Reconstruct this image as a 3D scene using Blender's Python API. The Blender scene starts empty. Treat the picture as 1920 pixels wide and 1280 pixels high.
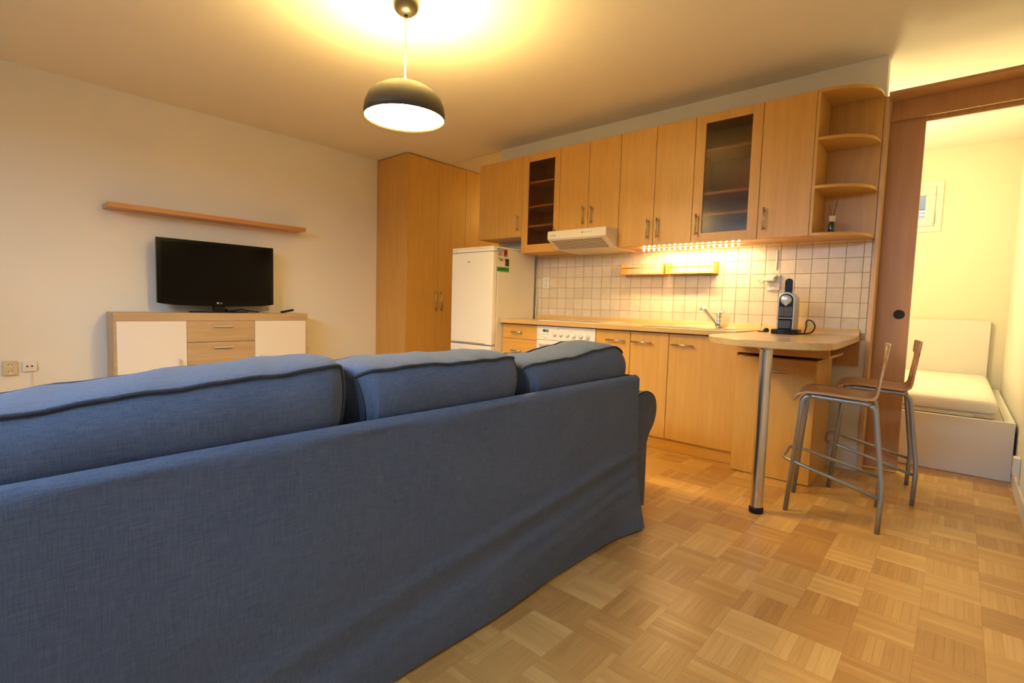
import bpy, bmesh, math, random
from mathutils import Vector, Matrix
random.seed(7)
sc = bpy.context.scene
COL = sc.collection
PI = math.pi

# ------------------------------------------------------------------ camera
FPX, YAW, PITCH, ROLL = 948.3, math.radians(41.482), math.radians(-4.1416), math.radians(1.6371)
CAM = Vector((4.1987, -3.9675, 1.026))
fwd = Vector((-math.sin(YAW) * math.cos(PITCH), math.cos(YAW) * math.cos(PITCH), math.sin(PITCH)))
rgt = Vector((math.cos(YAW), math.sin(YAW), 0))
upv = rgt.cross(fwd)
r2 = rgt * math.cos(ROLL) + upv * math.sin(ROLL)
u2 = -rgt * math.sin(ROLL) + upv * math.cos(ROLL)
cd = bpy.data.cameras.new('camera'); cam = bpy.data.objects.new('camera', cd); COL.objects.link(cam)
cd.sensor_width = 36.0; cd.lens = FPX / 1920 * 36.0; cd.clip_start = 0.02
mw = Matrix.Identity(4)
for i in range(3):
    mw[i][0] = r2[i]; mw[i][1] = u2[i]; mw[i][2] = -fwd[i]; mw[i][3] = CAM[i]
cam.matrix_world = mw
sc.camera = cam

# ------------------------------------------------------------------ world, exposure
w = bpy.data.worlds.new('world'); sc.world = w; w.use_nodes = True
bg = w.node_tree.nodes['Background']; bg.inputs[0].default_value = (0.62, 0.78, 1.0, 1); bg.inputs[1].default_value = 0.4
sc.view_settings.view_transform = 'Standard'; sc.view_settings.look = 'None'
cy_ = sc.cycles; cy_.max_bounces = 6; cy_.diffuse_bounces = 4; cy_.glossy_bounces = 3; cy_.transmission_bounces = 2; cy_.transparent_max_bounces = 8; cy_.caustics_reflective = False; cy_.caustics_refractive = False; cy_.use_adaptive_sampling = True; cy_.adaptive_threshold = 0.04
sc.view_settings.exposure = 0.06; sc.view_settings.gamma = 1.0; sc.view_settings.use_curve_mapping = False

# ------------------------------------------------------------------ large lights
def area(name, loc, rot, sx, sy, power, col, spread=PI):
    l = bpy.data.lights.new(name, 'AREA'); l.shape = 'RECTANGLE'; l.size = sx; l.size_y = sy
    l.energy = power; l.color = col; l.spread = spread
    o = bpy.data.objects.new(name, l); COL.objects.link(o); o.location = loc; o.rotation_euler = rot
    return o
def point(name, loc, power, col, rad):
    l = bpy.data.lights.new(name, 'POINT'); l.energy = power; l.color = col; l.shadow_soft_size = rad
    o = bpy.data.objects.new(name, l); COL.objects.link(o); o.location = loc
    return o
WARM = (1.0, 0.66, 0.20)
DAY = (0.56, 0.76, 1.0)
# dusk daylight through the living-room window behind the camera
area('window_daylight', (2.2, -6.2, 2.75), (math.radians(68), 0, 0), 5.0, 1.1, 430, DAY)
# bedroom ceiling lamp and hall lamp (both stand outside the photograph's view)
point('bedroom_lamp', (3.50, 1.15, 1.95), 56, (1.0, 0.79, 0.38), 0.12)
point('hall_lamp', (0.35, 1.7, 2.35), 20, (1.0, 0.62, 0.15), 0.10)

# ------------------------------------------------------------------ materials
MATS = {}
def newmat(name):
    m = bpy.data.materials.new(name); m.use_nodes = True
    nt = m.node_tree; b = nt.nodes['Principled BSDF']
    MATS[name] = m
    return m, nt, b
def plain(name, col, rough=0.5, metal=0.0, spec=0.5, coat=0.0, bump=None):
    m, nt, b = newmat(name)
    b.inputs['Base Color'].default_value = (*col, 1); b.inputs['Roughness'].default_value = rough
    b.inputs['Metallic'].default_value = metal; b.inputs['Specular IOR Level'].default_value = spec
    b.inputs['Coat Weight'].default_value = coat
    if bump:
        sc_, st = bump
        tc = nt.nodes.new('ShaderNodeTexCoord'); n = nt.nodes.new('ShaderNodeTexNoise')
        n.inputs['Scale'].default_value = sc_; n.inputs['Detail'].default_value = 4
        bp = nt.nodes.new('ShaderNodeBump'); bp.inputs['Strength'].default_value = st; bp.inputs['Distance'].default_value = 0.002
        nt.links.new(tc.outputs['Object'], n.inputs['Vector']); nt.links.new(n.outputs['Fac'], bp.inputs['Height'])
        nt.links.new(bp.outputs['Normal'], b.inputs['Normal'])
    return m
def emis(name, col, strength):
    m, nt, b = newmat(name)
    b.inputs['Base Color'].default_value = (*col, 1)
    b.inputs['Emission Color'].default_value = (*col, 1); b.inputs['Emission Strength'].default_value = strength
    return m
def wood(name, c1, c2, axis='z', scale=1.0, rough=0.38, coat=0.15, contrast=1.0):
    """grained veneer; the grain runs along the given object axis"""
    m, nt, b = newmat(name); N = nt.nodes.new; L = nt.links.new
    tc = N('ShaderNodeTexCoord'); oi = N('ShaderNodeObjectInfo')
    ad = N('ShaderNodeVectorMath'); ad.operation = 'ADD'
    mul = N('ShaderNodeVectorMath'); mul.operation = 'SCALE'; mul.inputs[3].default_value = 13.0
    cx = N('ShaderNodeCombineXYZ')
    for k in range(3): L(oi.outputs['Random'], cx.inputs[k])
    L(cx.outputs[0], mul.inputs[0]); L(tc.outputs['Object'], ad.inputs[0]); L(mul.outputs[0], ad.inputs[1])
    mp = N('ShaderNodeMapping'); L(ad.outputs[0], mp.inputs['Vector'])
    s = {'x': (1.0, 14, 14), 'y': (14, 1.0, 14), 'z': (14, 14, 1.0)}[axis]
    mp.inputs['Scale'].default_value = tuple(v * scale for v in s)
    n1 = N('ShaderNodeTexNoise'); n1.inputs['Scale'].default_value = 2.2; n1.inputs['Detail'].default_value = 6; n1.inputs['Distortion'].default_value = 0.6
    L(mp.outputs[0], n1.inputs['Vector'])
    n2 = N('ShaderNodeTexNoise'); n2.inputs['Scale'].default_value = 16; n2.inputs['Detail'].default_value = 3
    L(mp.outputs[0], n2.inputs['Vector'])
    mx = N('ShaderNodeMath'); mx.operation = 'MULTIPLY_ADD'; mx.inputs[1].default_value = 0.35
    L(n2.outputs['Fac'], mx.inputs[0]); L(n1.outputs['Fac'], mx.inputs[2])
    rp = N('ShaderNodeValToRGB')
    rp.color_ramp.elements[0].position = 0.5 - 0.0; rp.color_ramp.elements[1].position = 0.9
    rp.color_ramp.elements[0].color = (*c1, 1); rp.color_ramp.elements[1].color = (*c2, 1)
    L(mx.outputs[0], rp.inputs['Fac'])
    L(rp.outputs['Color'], b.inputs['Base Color'])
    b.inputs['Roughness'].default_value = rough; b.inputs['Coat Weight'].default_value = coat; b.inputs['Coat Roughness'].default_value = 0.3
    bp = N('ShaderNodeBump'); bp.inputs['Strength'].default_value = 0.04; bp.inputs['Distance'].default_value = 0.001
    L(n2.outputs['Fac'], bp.inputs['Height']); L(bp.outputs['Normal'], b.inputs['Normal'])
    return m
def parquet(name, p, ox, oy, ns):
    """oak mosaic parquet: colour of each strip from its own cell, grain along the strip"""
    m, nt, b = newmat(name); N = nt.nodes.new; L = nt.links.new
    def math_(op, a, c=None, d=None):
        n = N('ShaderNodeMath'); n.operation = op
        for i, v in enumerate((a, c, d)):
            if v is None: continue
            if isinstance(v, (int, float)): n.inputs[i].default_value = v
            else: L(v, n.inputs[i])
        return n.outputs[0]
    g = N('ShaderNodeNewGeometry'); sp = N('ShaderNodeSeparateXYZ'); L(g.outputs['Position'], sp.inputs[0])
    u = math_('DIVIDE', math_('SUBTRACT', sp.outputs[0], ox), p); v = math_('DIVIDE', math_('SUBTRACT', sp.outputs[1], oy), p)
    iu = math_('FLOOR', u); iv = math_('FLOOR', v)
    par = math_('FLOORED_MODULO', math_('ADD', iu, iv), 2.0)          # 0: strips along y, 1: strips along x
    fu = math_('SUBTRACT', u, iu); fv = math_('SUBTRACT', v, iv)
    def mixf(a, c):                                                  # par ? c : a
        return math_('ADD', math_('MULTIPLY', a, math_('SUBTRACT', 1.0, par)), math_('MULTIPLY', c, par))
    k = math_('FLOOR', math_('MULTIPLY', mixf(fu, fv), float(ns)))
    cx = N('ShaderNodeCombineXYZ'); L(iu, cx.inputs[0]); L(iv, cx.inputs[1]); L(k, cx.inputs[2])
    wn = N('ShaderNodeTexWhiteNoise'); wn.noise_dimensions = '3D'; L(cx.outputs[0], wn.inputs['Vector'])
    cb = N('ShaderNodeCombineXYZ'); L(iu, cb.inputs[0]); L(iv, cb.inputs[1])
    wb = N('ShaderNodeTexWhiteNoise'); wb.noise_dimensions = '3D'; L(cb.outputs[0], wb.inputs['Vector'])
    # grain coordinates: across * 60, along * 4, shifted by the cell's hash
    across = mixf(sp.outputs[0], sp.outputs[1]); along = mixf(sp.outputs[1], sp.outputs[0])
    gc = N('ShaderNodeCombineXYZ'); L(math_('MULTIPLY', across, 95.0), gc.inputs[0]); L(math_('MULTIPLY', along, 5.0), gc.inputs[1])
    L(math_('MULTIPLY', wn.outputs['Value'], 77.0), gc.inputs[2])
    gn = N('ShaderNodeTexNoise'); gn.inputs['Scale'].default_value = 1.0; gn.inputs['Detail'].default_value = 5; gn.inputs['Distortion'].default_value = 1.2
    L(gc.outputs[0], gn.inputs['Vector'])
    hue = math_('ADD', math_('MULTIPLY', math_('POWER', wn.outputs['Value'], 3.0), 0.27), math_('ADD', math_('MULTIPLY', wb.outputs['Value'], 0.42), math_('MULTIPLY', gn.outputs['Fac'], 0.45)))
    rp = N('ShaderNodeValToRGB'); cr = rp.color_ramp
    cr.elements[0].position = 0.10; cr.elements[0].color = (0.38, 0.180, 0.048, 1)
    cr.elements[1].position = 1.12 if False else 1.0; cr.elements[1].color = (0.73, 0.475, 0.180, 1)
    e = cr.elements.new(0.55); e.color = (0.56, 0.325, 0.103, 1)
    L(hue, rp.inputs['Fac']); L(rp.outputs['Color'], b.inputs['Base Color'])
    rn = N('ShaderNodeTexNoise'); rn.inputs['Scale'].default_value = 6.0; rn.inputs['Detail'].default_value = 3; L(g.outputs['Position'], rn.inputs['Vector'])
    L(math_('MULTIPLY_ADD', rn.outputs['Fac'], 0.18, 0.24), b.inputs['Roughness'])
    b.inputs['Specular IOR Level'].default_value = 0.45
    bp = N('ShaderNodeBump'); bp.inputs['Strength'].default_value = 0.06; bp.inputs['Distance'].default_value = 0.0006
    L(gn.outputs['Fac'], bp.inputs['Height']); L(bp.outputs['Normal'], b.inputs['Normal'])
    return m
def fabric(name, c1, c2):
    m, nt, b = newmat(name); N = nt.nodes.new; L = nt.links.new
    tc = N('ShaderNodeTexCoord')
    def thread(sc3):
        mp = N('ShaderNodeMapping'); mp.inputs['Scale'].default_value = sc3; L(tc.outputs['Object'], mp.inputs[0])
        n = N('ShaderNodeTexNoise'); n.inputs['Scale'].default_value = 1.0; n.inputs['Detail'].default_value = 3; L(mp.outputs[0], n.inputs['Vector'])
        return n.outputs['Fac']
    a = thread((420, 30, 700)); c = thread((420, 700, 30))
    mx = N('ShaderNodeMath'); mx.operation = 'ADD'; L(a, mx.inputs[0]); L(c, mx.inputs[1])
    big = N('ShaderNodeTexNoise'); big.inputs['Scale'].default_value = 5; L(tc.outputs['Object'], big.inputs['Vector'])
    m2 = N('ShaderNodeMath'); m2.operation = 'MULTIPLY_ADD'; m2.inputs[1].default_value = 0.25; L(big.outputs['Fac'], m2.inputs[0]); L(mx.outputs[0], m2.inputs[2])
    rp = N('ShaderNodeValToRGB'); rp.color_ramp.elements[0].position = 0.78; rp.color_ramp.elements[1].position = 1.0
    rp.color_ramp.elements[0].position = 0.7; rp.color_ramp.elements[0].color = (*c1, 1); rp.color_ramp.elements[1].color = (*c2, 1)
    mr = N('ShaderNodeMapRange'); mr.inputs['From Min'].default_value = 0.75; mr.inputs['From Max'].default_value = 1.5
    L(m2.outputs[0], mr.inputs['Value'])
    rp.color_ramp.elements[0].position = 0.1; rp.color_ramp.elements[1].position = 0.9
    L(mr.outputs[0], rp.inputs['Fac']); L(rp.outputs['Color'], b.inputs['Base Color'])
    b.inputs['Roughness'].default_value = 0.9; b.inputs['Specular IOR Level'].default_value = 0.15
    b.inputs['Sheen Weight'].default_value = 0.08; b.inputs['Sheen Roughness'].default_value = 0.5
    bp = N('ShaderNodeBump'); bp.inputs['Strength'].default_value = 0.25; bp.inputs['Distance'].default_value = 0.0008
    L(mx.outputs[0], bp.inputs['Height']); L(bp.outputs['Normal'], b.inputs['Normal'])
    return m
def pane_mat(name, tint, gloss, rough):
    m, nt, b = newmat(name); N = nt.nodes.new; L = nt.links.new
    nt.nodes.remove(b)
    t = N('ShaderNodeBsdfTransparent'); t.inputs[0].default_value = (*tint, 1)
    g = N('ShaderNodeBsdfGlossy'); g.inputs['Roughness'].default_value = rough; g.inputs['Color'].default_value = (0.9, 0.9, 0.9, 1)
    mx = N('ShaderNodeMixShader'); mx.inputs[0].default_value = gloss
    L(t.outputs[0], mx.inputs[1]); L(g.outputs[0], mx.inputs[2]); L(mx.outputs[0], nt.nodes['Material Output'].inputs['Surface'])
    return m
def tilemat(name):
    m, nt, b = newmat(name); N = nt.nodes.new; L = nt.links.new
    oi = N('ShaderNodeObjectInfo'); g = N('ShaderNodeNewGeometry')
    n = N('ShaderNodeTexNoise'); n.inputs['Scale'].default_value = 22; n.inputs['Detail'].default_value = 4; L(g.outputs['Position'], n.inputs['Vector'])
    ad = N('ShaderNodeMath'); ad.operation = 'MULTIPLY_ADD'; ad.inputs[1].default_value = 0.6; L(oi.outputs['Random'], ad.inputs[0]); L(n.outputs['Fac'], ad.inputs[2])
    mr = N('ShaderNodeMapRange'); mr.inputs['From Min'].default_value = 0.25; mr.inputs['From Max'].default_value = 1.3; L(ad.outputs[0], mr.inputs['Value'])
    rp = N('ShaderNodeValToRGB'); rp.color_ramp.elements[0].color = (0.62, 0.52, 0.39, 1); rp.color_ramp.elements[1].color = (0.75, 0.655, 0.51, 1)
    L(mr.outputs[0], rp.inputs['Fac']); L(rp.outputs['Color'], b.inputs['Base Color'])
    b.inputs['Roughness'].default_value = 0.28
    return m

BEECH1, BEECH2 = (0.59, 0.315, 0.065), (0.655, 0.365, 0.088)
wood('beech', BEECH1, BEECH2, 'z')
wood('beech_x', BEECH1, BEECH2, 'x')
wood('beech_y', BEECH1, BEECH2, 'y')
wood('beech_edge', (0.62, 0.38, 0.17), (0.72, 0.46, 0.23), 'z')
wood('worktop', (0.54, 0.35, 0.135), (0.63, 0.43, 0.18), 'x', rough=0.24, coat=0.5)
wood('plywood', (0.52, 0.29, 0.13), (0.64, 0.38, 0.19), 'x', rough=0.3, coat=0.4)
wood('sonoma', (0.44, 0.31, 0.18), (0.53, 0.385, 0.235), 'y', scale=0.8, rough=0.45, coat=0.05)
wood('shelf_wood', (0.50, 0.22, 0.075), (0.55, 0.25, 0.09), 'y')
wood('door_wood', (0.50, 0.255, 0.105), (0.56, 0.295, 0.125), 'z', rough=0.45)
PP, POX, POY, PNS = 0.1625, 3.511, -2.021, 7
parquet('parquet', PP, POX, POY, PNS)
plain('floor_gap', (0.22, 0.115, 0.045), 0.8)
plain('wall_paint', (0.83, 0.80, 0.74), 0.9, spec=0.2, bump=(60, 0.08))
plain('ceiling_paint', (0.85, 0.82, 0.75), 0.95, spec=0.1, bump=(60, 0.05))
plain('bedroom_paint', (0.80, 0.76, 0.62), 0.9, spec=0.2)
plain('skirting', (0.72, 0.66, 0.58), 0.5)
tilemat('tile')
plain('grout', (0.48, 0.31, 0.14), 0.9)
fabric('sofa_fabric', (0.062, 0.083, 0.142), (0.108, 0.142, 0.220))
fabric('piping_fabric', (0.030, 0.036, 0.052), (0.060, 0.070, 0.095))
plain('steel', (0.60, 0.57, 0.53), 0.24, 1.0)
plain('chrome', (0.80, 0.79, 0.77), 0.10, 1.0)
plain('brushed_nickel', (0.50, 0.47, 0.42), 0.33, 1.0)
plain('tube_paint', (0.33, 0.34, 0.35), 0.34, 0.75)
plain('sink_steel', (0.75, 0.74, 0.72), 0.22, 1.0)
plain('enamel', (0.82, 0.79, 0.73), 0.32, coat=0.2)
plain('fridge_side', (0.72, 0.68, 0.60), 0.45)
plain('laminate_white', (0.80, 0.76, 0.72), 0.42)
plain('bed_white', (0.78, 0.75, 0.72), 0.45)
plain('linen', (0.86, 0.83, 0.76), 0.95, spec=0.1, bump=(25, 0.25))
plain('strap_cream', (0.70, 0.64, 0.54), 0.8)
plain('hood_cream', (0.75, 0.69, 0.57), 0.4)
plain('dark_void', (0.03, 0.026, 0.022), 0.8)
plain('black_plastic', (0.008, 0.008, 0.009), 0.30, spec=0.25)
plain('tv_black', (0.004, 0.004, 0.004), 0.22, spec=0.15)
plain('screen', (0.003, 0.003, 0.003), 0.16, spec=0.12)
plain('black_glass', (0.01, 0.01, 0.011), 0.06)
plain('lamp_shade', (0.050, 0.043, 0.032), 0.42)
plain('canopy_black', (0.010, 0.008, 0.006), 0.35, spec=0.3)
plain('slate_plastic', (0.035, 0.040, 0.052), 0.4)
plain('white_plastic', (0.80, 0.77, 0.70), 0.4)
plain('cream_plastic', (0.66, 0.56, 0.36), 0.45)
plain('grey_plastic', (0.30, 0.30, 0.30), 0.4)
plain('aluminium', (0.72, 0.70, 0.66), 0.4, 0.45)
plain('silver_paint', (0.52, 0.51, 0.49), 0.3, 0.6)
plain('cable_white', (0.78, 0.74, 0.66), 0.5)
plain('green_glass', (0.010, 0.035, 0.028), 0.05, coat=0.5)
plain('cork_cream', (0.72, 0.56, 0.38), 0.6)
plain('reed_brown', (0.10, 0.045, 0.03), 0.8)
plain('sticker_green', (0.05, 0.30, 0.07), 0.5)
plain('sticker_dark_green', (0.015, 0.12, 0.02), 0.5)
plain('sticker_red', (0.45, 0.02, 0.02), 0.45)
plain('sticker_dark', (0.045, 0.030, 0.012), 0.5)
plain('sticker_grey', (0.34, 0.33, 0.27), 0.5)
plain('sticker_gold', (0.55, 0.34, 0.05), 0.5)
plain('print_grey', (0.30, 0.27, 0.22), 0.6)
plain('facade_white', (0.75, 0.80, 0.88), 0.8)
plain('facade_grey', (0.30, 0.33, 0.38), 0.8)
pane_mat('smoked_glass', (0.74, 0.63, 0.50), 0.022, 0.22)
pane_mat('clear_glass', (0.93, 0.95, 0.96), 0.06, 0.02)
emis('lamp_glow', (1.0, 0.66, 0.17), 122.0)
emis('bulb_glow', (1.0, 0.66, 0.30), 60.0)
emis('display_glow', (0.02, 0.30, 0.24), 0.8)

# ------------------------------------------------------------------ mesh helpers
class G:
    """collects shapes in world (or thing-local) coordinates and links them as ONE mesh object"""
    def __init__(s): s.bm = bmesh.new(); s.smooth = False
    def _merge(s, t):
        me = bpy.data.meshes.new('t'); t.to_mesh(me); s.bm.from_mesh(me); bpy.data.meshes.remove(me); t.free(); return s
    def box(s, x0, x1, y0, y1, z0, z1, b=0.0, seg=1, rot=None):
        t = bmesh.new(); bmesh.ops.create_cube(t, size=1.0)
        c = Vector(((x0 + x1) / 2, (y0 + y1) / 2, (z0 + z1) / 2))
        for v in t.verts: v.co = Vector((v.co.x * abs(x1 - x0), v.co.y * abs(y1 - y0), v.co.z * abs(z1 - z0)))
        if b > 0:
            bmesh.ops.bevel(t, geom=t.edges[:], offset=b, segments=seg, affect='EDGES', profile=0.5)
        for v in t.verts:
            if rot is not None: v.co = rot @ v.co
            v.co += c
        return s._merge(t)
    def tube(s, pts, r, n=10, cap=True, closed=False):
        pts = [Vector(p) for p in pts]; t = bmesh.new(); rings = []
        m = len(pts); prev = None
        rr = r if isinstance(r, (list, tuple)) else [r] * m
        for i, p in enumerate(pts):
            if closed: d = (pts[(i + 1) % m] - pts[i - 1])
            else: d = (pts[min(i + 1, m - 1)] - pts[max(i - 1, 0)])
            d.normalize()
            if prev is None:
                a = Vector((0, 0, 1)) if abs(d.z) < 0.9 else Vector((1, 0, 0))
                u = d.cross(a).normalized()
            else:
                u = (prev - d * prev.dot(d)).normalized()
            prev = u; v = d.cross(u)
            rings.append([t.verts.new(p + rr[i] * (u * math.cos(2 * PI * k / n) + v * math.sin(2 * PI * k / n))) for k in range(n)])
        for i in range(m - 1 + (1 if closed else 0)):
            A, B = rings[i], rings[(i + 1) % m]
            for k in range(n): t.faces.new((A[k], A[(k + 1) % n], B[(k + 1) % n], B[k]))
        if cap and not closed: t.faces.new(rings[0][::-1]); t.faces.new(rings[-1])
        bmesh.ops.recalc_face_normals(t, faces=t.faces[:])
        for f in t.faces: f.smooth = len(f.verts) == 4
        return s._merge(t)
    def lathe(s, prof, c=(0, 0, 0), n=32, axis='z'):
        t = bmesh.new(); rings = []
        for r, h in prof:
            if r < 1e-6: rings.append([t.verts.new((0, 0, h))])
            else: rings.append([t.verts.new((r * math.cos(2 * PI * k / n), r * math.sin(2 * PI * k / n), h)) for k in range(n)])
        for A, B in zip(rings, rings[1:]):
            for k in range(n):
                q = [A[k % len(A)], A[(k + 1) % len(A)], B[(k + 1) % len(B)], B[k % len(B)]]
                q2 = []
                for v in q:
                    if v not in q2: q2.append(v)
                if len(q2) > 2: t.faces.new(q2)
        bmesh.ops.recalc_face_normals(t, faces=t.faces[:])
        for f in t.faces: f.smooth = True
        for v in t.verts:
            if axis == 'x': v.co = Vector((v.co.z, v.co.x, v.co.y))
            elif axis == 'y': v.co = Vector((v.co.x, v.co.z, v.co.y))
            v.co += Vector(c)
        if axis == 'y': bmesh.ops.reverse_faces(t, faces=t.faces[:])
        return s._merge(t)
    def prism(s, poly, a0, a1, axis='z', b=0.0, seg=1):
        """poly in the plane normal to axis: z -> (x,y), y -> (x,z), x -> (y,z)"""
        t = bmesh.new()
        def P(p, a): return {'z': (p[0], p[1], a), 'y': (p[0], a, p[1]), 'x': (a, p[0], p[1])}[axis]
        A = [t.verts.new(P(p, a0)) for p in poly]; B = [t.verts.new(P(p, a1)) for p in poly]
        n = len(poly); t.faces.new(A[::-1]); t.faces.new(B)
        for k in range(n): t.faces.new((A[k], A[(k + 1) % n], B[(k + 1) % n], B[k]))
        bmesh.ops.recalc_face_normals(t, faces=t.faces[:])
        if b > 0:
            ed = [e for e in t.edges if any(len(f.verts) == n for f in e.link_faces)]
            bmesh.ops.bevel(t, geom=ed, offset=b, segments=seg, affect='EDGES', profile=0.5)
        return s._merge(t)
    def grid(s, rows, thick=0.0, smooth=True, skip=None):
        """rows: list of rows of points; optional thickness by solidify"""
        t = bmesh.new(); V = [[t.verts.new(p) for p in r] for r in rows]
        for i in range(len(rows) - 1):
            for j in range(len(rows[0]) - 1):
                if skip and skip(i, j): continue
                t.faces.new((V[i][j], V[i][j + 1], V[i + 1][j + 1], V[i + 1][j]))
        for v in [v for v in t.verts if not v.link_faces]: t.verts.remove(v)
        bmesh.ops.recalc_face_normals(t, faces=t.faces[:])
        if thick:
            bmesh.ops.solidify(t, geom=t.faces[:], thickness=thick)
        for f in t.faces: f.smooth = smooth
        return s._merge(t)
    def build(s, name, mat, parent=None, shade=False, rel=True):
        if shade:
            for f in s.bm.faces: f.smooth = True
        if parent is not None and rel:
            o_ = Vector((0, 0, 0)); q = parent
            while q is not None: o_ += q.location; q = q.parent
            if s_local[0]: o_ = Vector((0, 0, 0))
            bmesh.ops.translate(s.bm, verts=s.bm.verts[:], vec=-o_)
        me = bpy.data.meshes.new(name); s.bm.to_mesh(me); s.bm.free()
        me.materials.append(MATS[mat])
        ob = bpy.data.objects.new(name, me); COL.objects.link(ob)
        if parent is not None: ob.parent = parent
        return ob
s_local = [False]
def tag(o, label, cat, group=None):
    o['label'] = label; o['category'] = cat
    if group: o['group'] = group
    return o
def thing(name, loc, label, cat, group=None):
    o = bpy.data.objects.new(name, None); COL.objects.link(o); o.location = loc; o.empty_display_size = 0.05
    return tag(o, label, cat, group)
def struct(o): o['kind'] = 'structure'; return o
def box(name, mat, parent, *a, **k): return G().box(*a, **k).build(name, mat, parent)
def text(name, body, size, mat, parent, loc, rot, depth=0.0006):
    c = bpy.data.curves.new('txt', 'FONT'); c.body = body; c.size = size; c.extrude = depth; c.align_x = 'CENTER'; c.align_y = 'CENTER'
    c.resolution_u = 2
    o = bpy.data.objects.new('txt', c); COL.objects.link(o)
    dg = bpy.context.evaluated_depsgraph_get(); dg.update()
    me = bpy.data.meshes.new_from_object(o.evaluated_get(dg)); bpy.data.objects.remove(o)
    R = rot.to_4x4() if isinstance(rot, Matrix) else rot
    base = Vector((0, 0, 0)); q = parent
    while q is not None: base += q.location; q = q.parent
    me.transform(Matrix.Translation(Vector(loc) - base) @ R)
    me.materials.clear(); me.materials.append(MATS[mat])
    ob = bpy.data.objects.new(name, me); COL.objects.link(ob); ob.parent = parent
    return ob
ROT_PY = Matrix(((1, 0, 0), (0, 0, -1), (0, 1, 0)))            # text facing -y
ROT_PX = Matrix(((0, 0, 1), (1, 0, 0), (0, 1, 0)))             # text facing +x
def arc(cx, cy, r, a0, a1, n):
    return [(cx + r * math.cos(a0 + (a1 - a0) * k / n), cy + r * math.sin(a0 + (a1 - a0) * k / n)) for k in range(n + 1)]
def bend(path, r=0.03, n=5):
    """round the corners of a polyline"""
    P = [Vector(p) for p in path]; out = [P[0]]
    for i in range(1, len(P) - 1):
        a, b, c = P[i - 1], P[i], P[i + 1]
        d1 = (a - b); d2 = (c - b); q = min(r, d1.length * .45, d2.length * .45)
        s, e = b + d1.normalized() * q, b + d2.normalized() * q
        for k in range(n + 1):
            t = k / n; out.append((1 - t) ** 2 * s + 2 * t * (1 - t) * b + t * t * e)
    out.append(P[-1]); return out

# ------------------------------------------------------------------ the setting
ZC = 2.641
XT, XR, YFRONT, YBED = -0.962, 4.514, -4.80, 2.50
XW0, XE = 0.466, 3.752
# floor: dark bed with parquet strips laid on it
floor = struct(box('floor', 'floor_gap', None, XT - .1, XR + .1, YFRONT - .1, 3.1, -.06, -0.0045))
def strip_rect(iu, iv, k):
    x0, y0 = POX + iu * PP, POY + iv * PP
    g, s = 0.00012, PP / PNS
    if (iu + iv) % 2 == 0: return (x0 + k * s + g, x0 + (k + 1) * s - g, y0 + g, y0 + PP - g)
    return (x0 + g, x0 + PP - g, y0 + k * s + g, y0 + (k + 1) * s - g)
iu0, iu1 = math.floor((XT - POX) / PP), math.ceil((XR - POX) / PP)
iv0, iv1 = math.floor((YFRONT - POY) / PP), math.ceil((3.0 - POY) / PP)
cells = []
for iu in range(iu0, iu1):
    for iv in range(iv0, iv1):
        for k in range(PNS):
            r = strip_rect(iu, iv, k); cx, cy = (r[0] + r[1]) / 2, (r[2] + r[3]) / 2
            d = Vector((cx, cy, 0)) - CAM; zc = d.dot(fwd); size = 0.0
            if zc > .1:
                px, py = 960 + FPX * d.dot(r2) / zc, 640 - FPX * d.dot(u2) / zc
                seen = 0 < px < 1920 and 0 < py < 1280 and (cx > 3.18 or cy > -1.5)
                if seen: size = 1.0 / zc ** 3
            cells.append((size, r, (iu + iv) % 2))
cells.sort(key=lambda c: -c[0])
def strip_verts(r, ch=0.0002):
    x0, x1, y0, y1 = r; zt = random.uniform(-0.00025, 0.0)
    return [(x0, y0, -.005), (x1, y0, -.005), (x1, y1, -.005), (x0, y1, -.005), (x0, y0, zt - ch), (x1, y0, zt - ch), (x1, y1, zt - ch), (x0, y1, zt - ch),
            (x0 + ch, y0 + ch, zt), (x1 - ch, y0 + ch, zt), (x1 - ch, y1 - ch, zt), (x0 + ch, y1 - ch, zt)]
SF = [(0, 1, 5, 4), (1, 2, 6, 5), (2, 3, 7, 6), (3, 0, 4, 7), (4, 5, 9, 8), (5, 6, 10, 9), (6, 7, 11, 10), (7, 4, 8, 11), (8, 9, 10, 11)]
proto = {}
for q in (0, 1):
    s, L_ = PP / PNS - .00024, PP - .00024
    r = (-s / 2, s / 2, -L_ / 2, L_ / 2) if q == 0 else (-L_ / 2, L_ / 2, -s / 2, s / 2)
    me = bpy.data.meshes.new('parquet_strip'); me.from_pydata(strip_verts(r), [], SF); me.materials.append(MATS['parquet']); proto[q] = me
for size, r, q in cells[:300]:
    o = bpy.data.objects.new('parquet_strip', proto[q]); COL.objects.link(o); o.parent = floor
    o.location = ((r[0] + r[1]) / 2, (r[2] + r[3]) / 2, random.uniform(-.0002, .0001))
vs, fs = [], []
for size, r, q in cells[300:]:
    n = len(vs); vs += strip_verts(r); fs += [tuple(i + n for i in f) for f in SF]
me = bpy.data.meshes.new('parquet_field'); me.from_pydata(vs, [], fs); me.materials.append(MATS['parquet'])
o = bpy.data.objects.new('parquet_field', me); COL.objects.link(o); o.parent = floor; o['kind'] = 'stuff'

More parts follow.
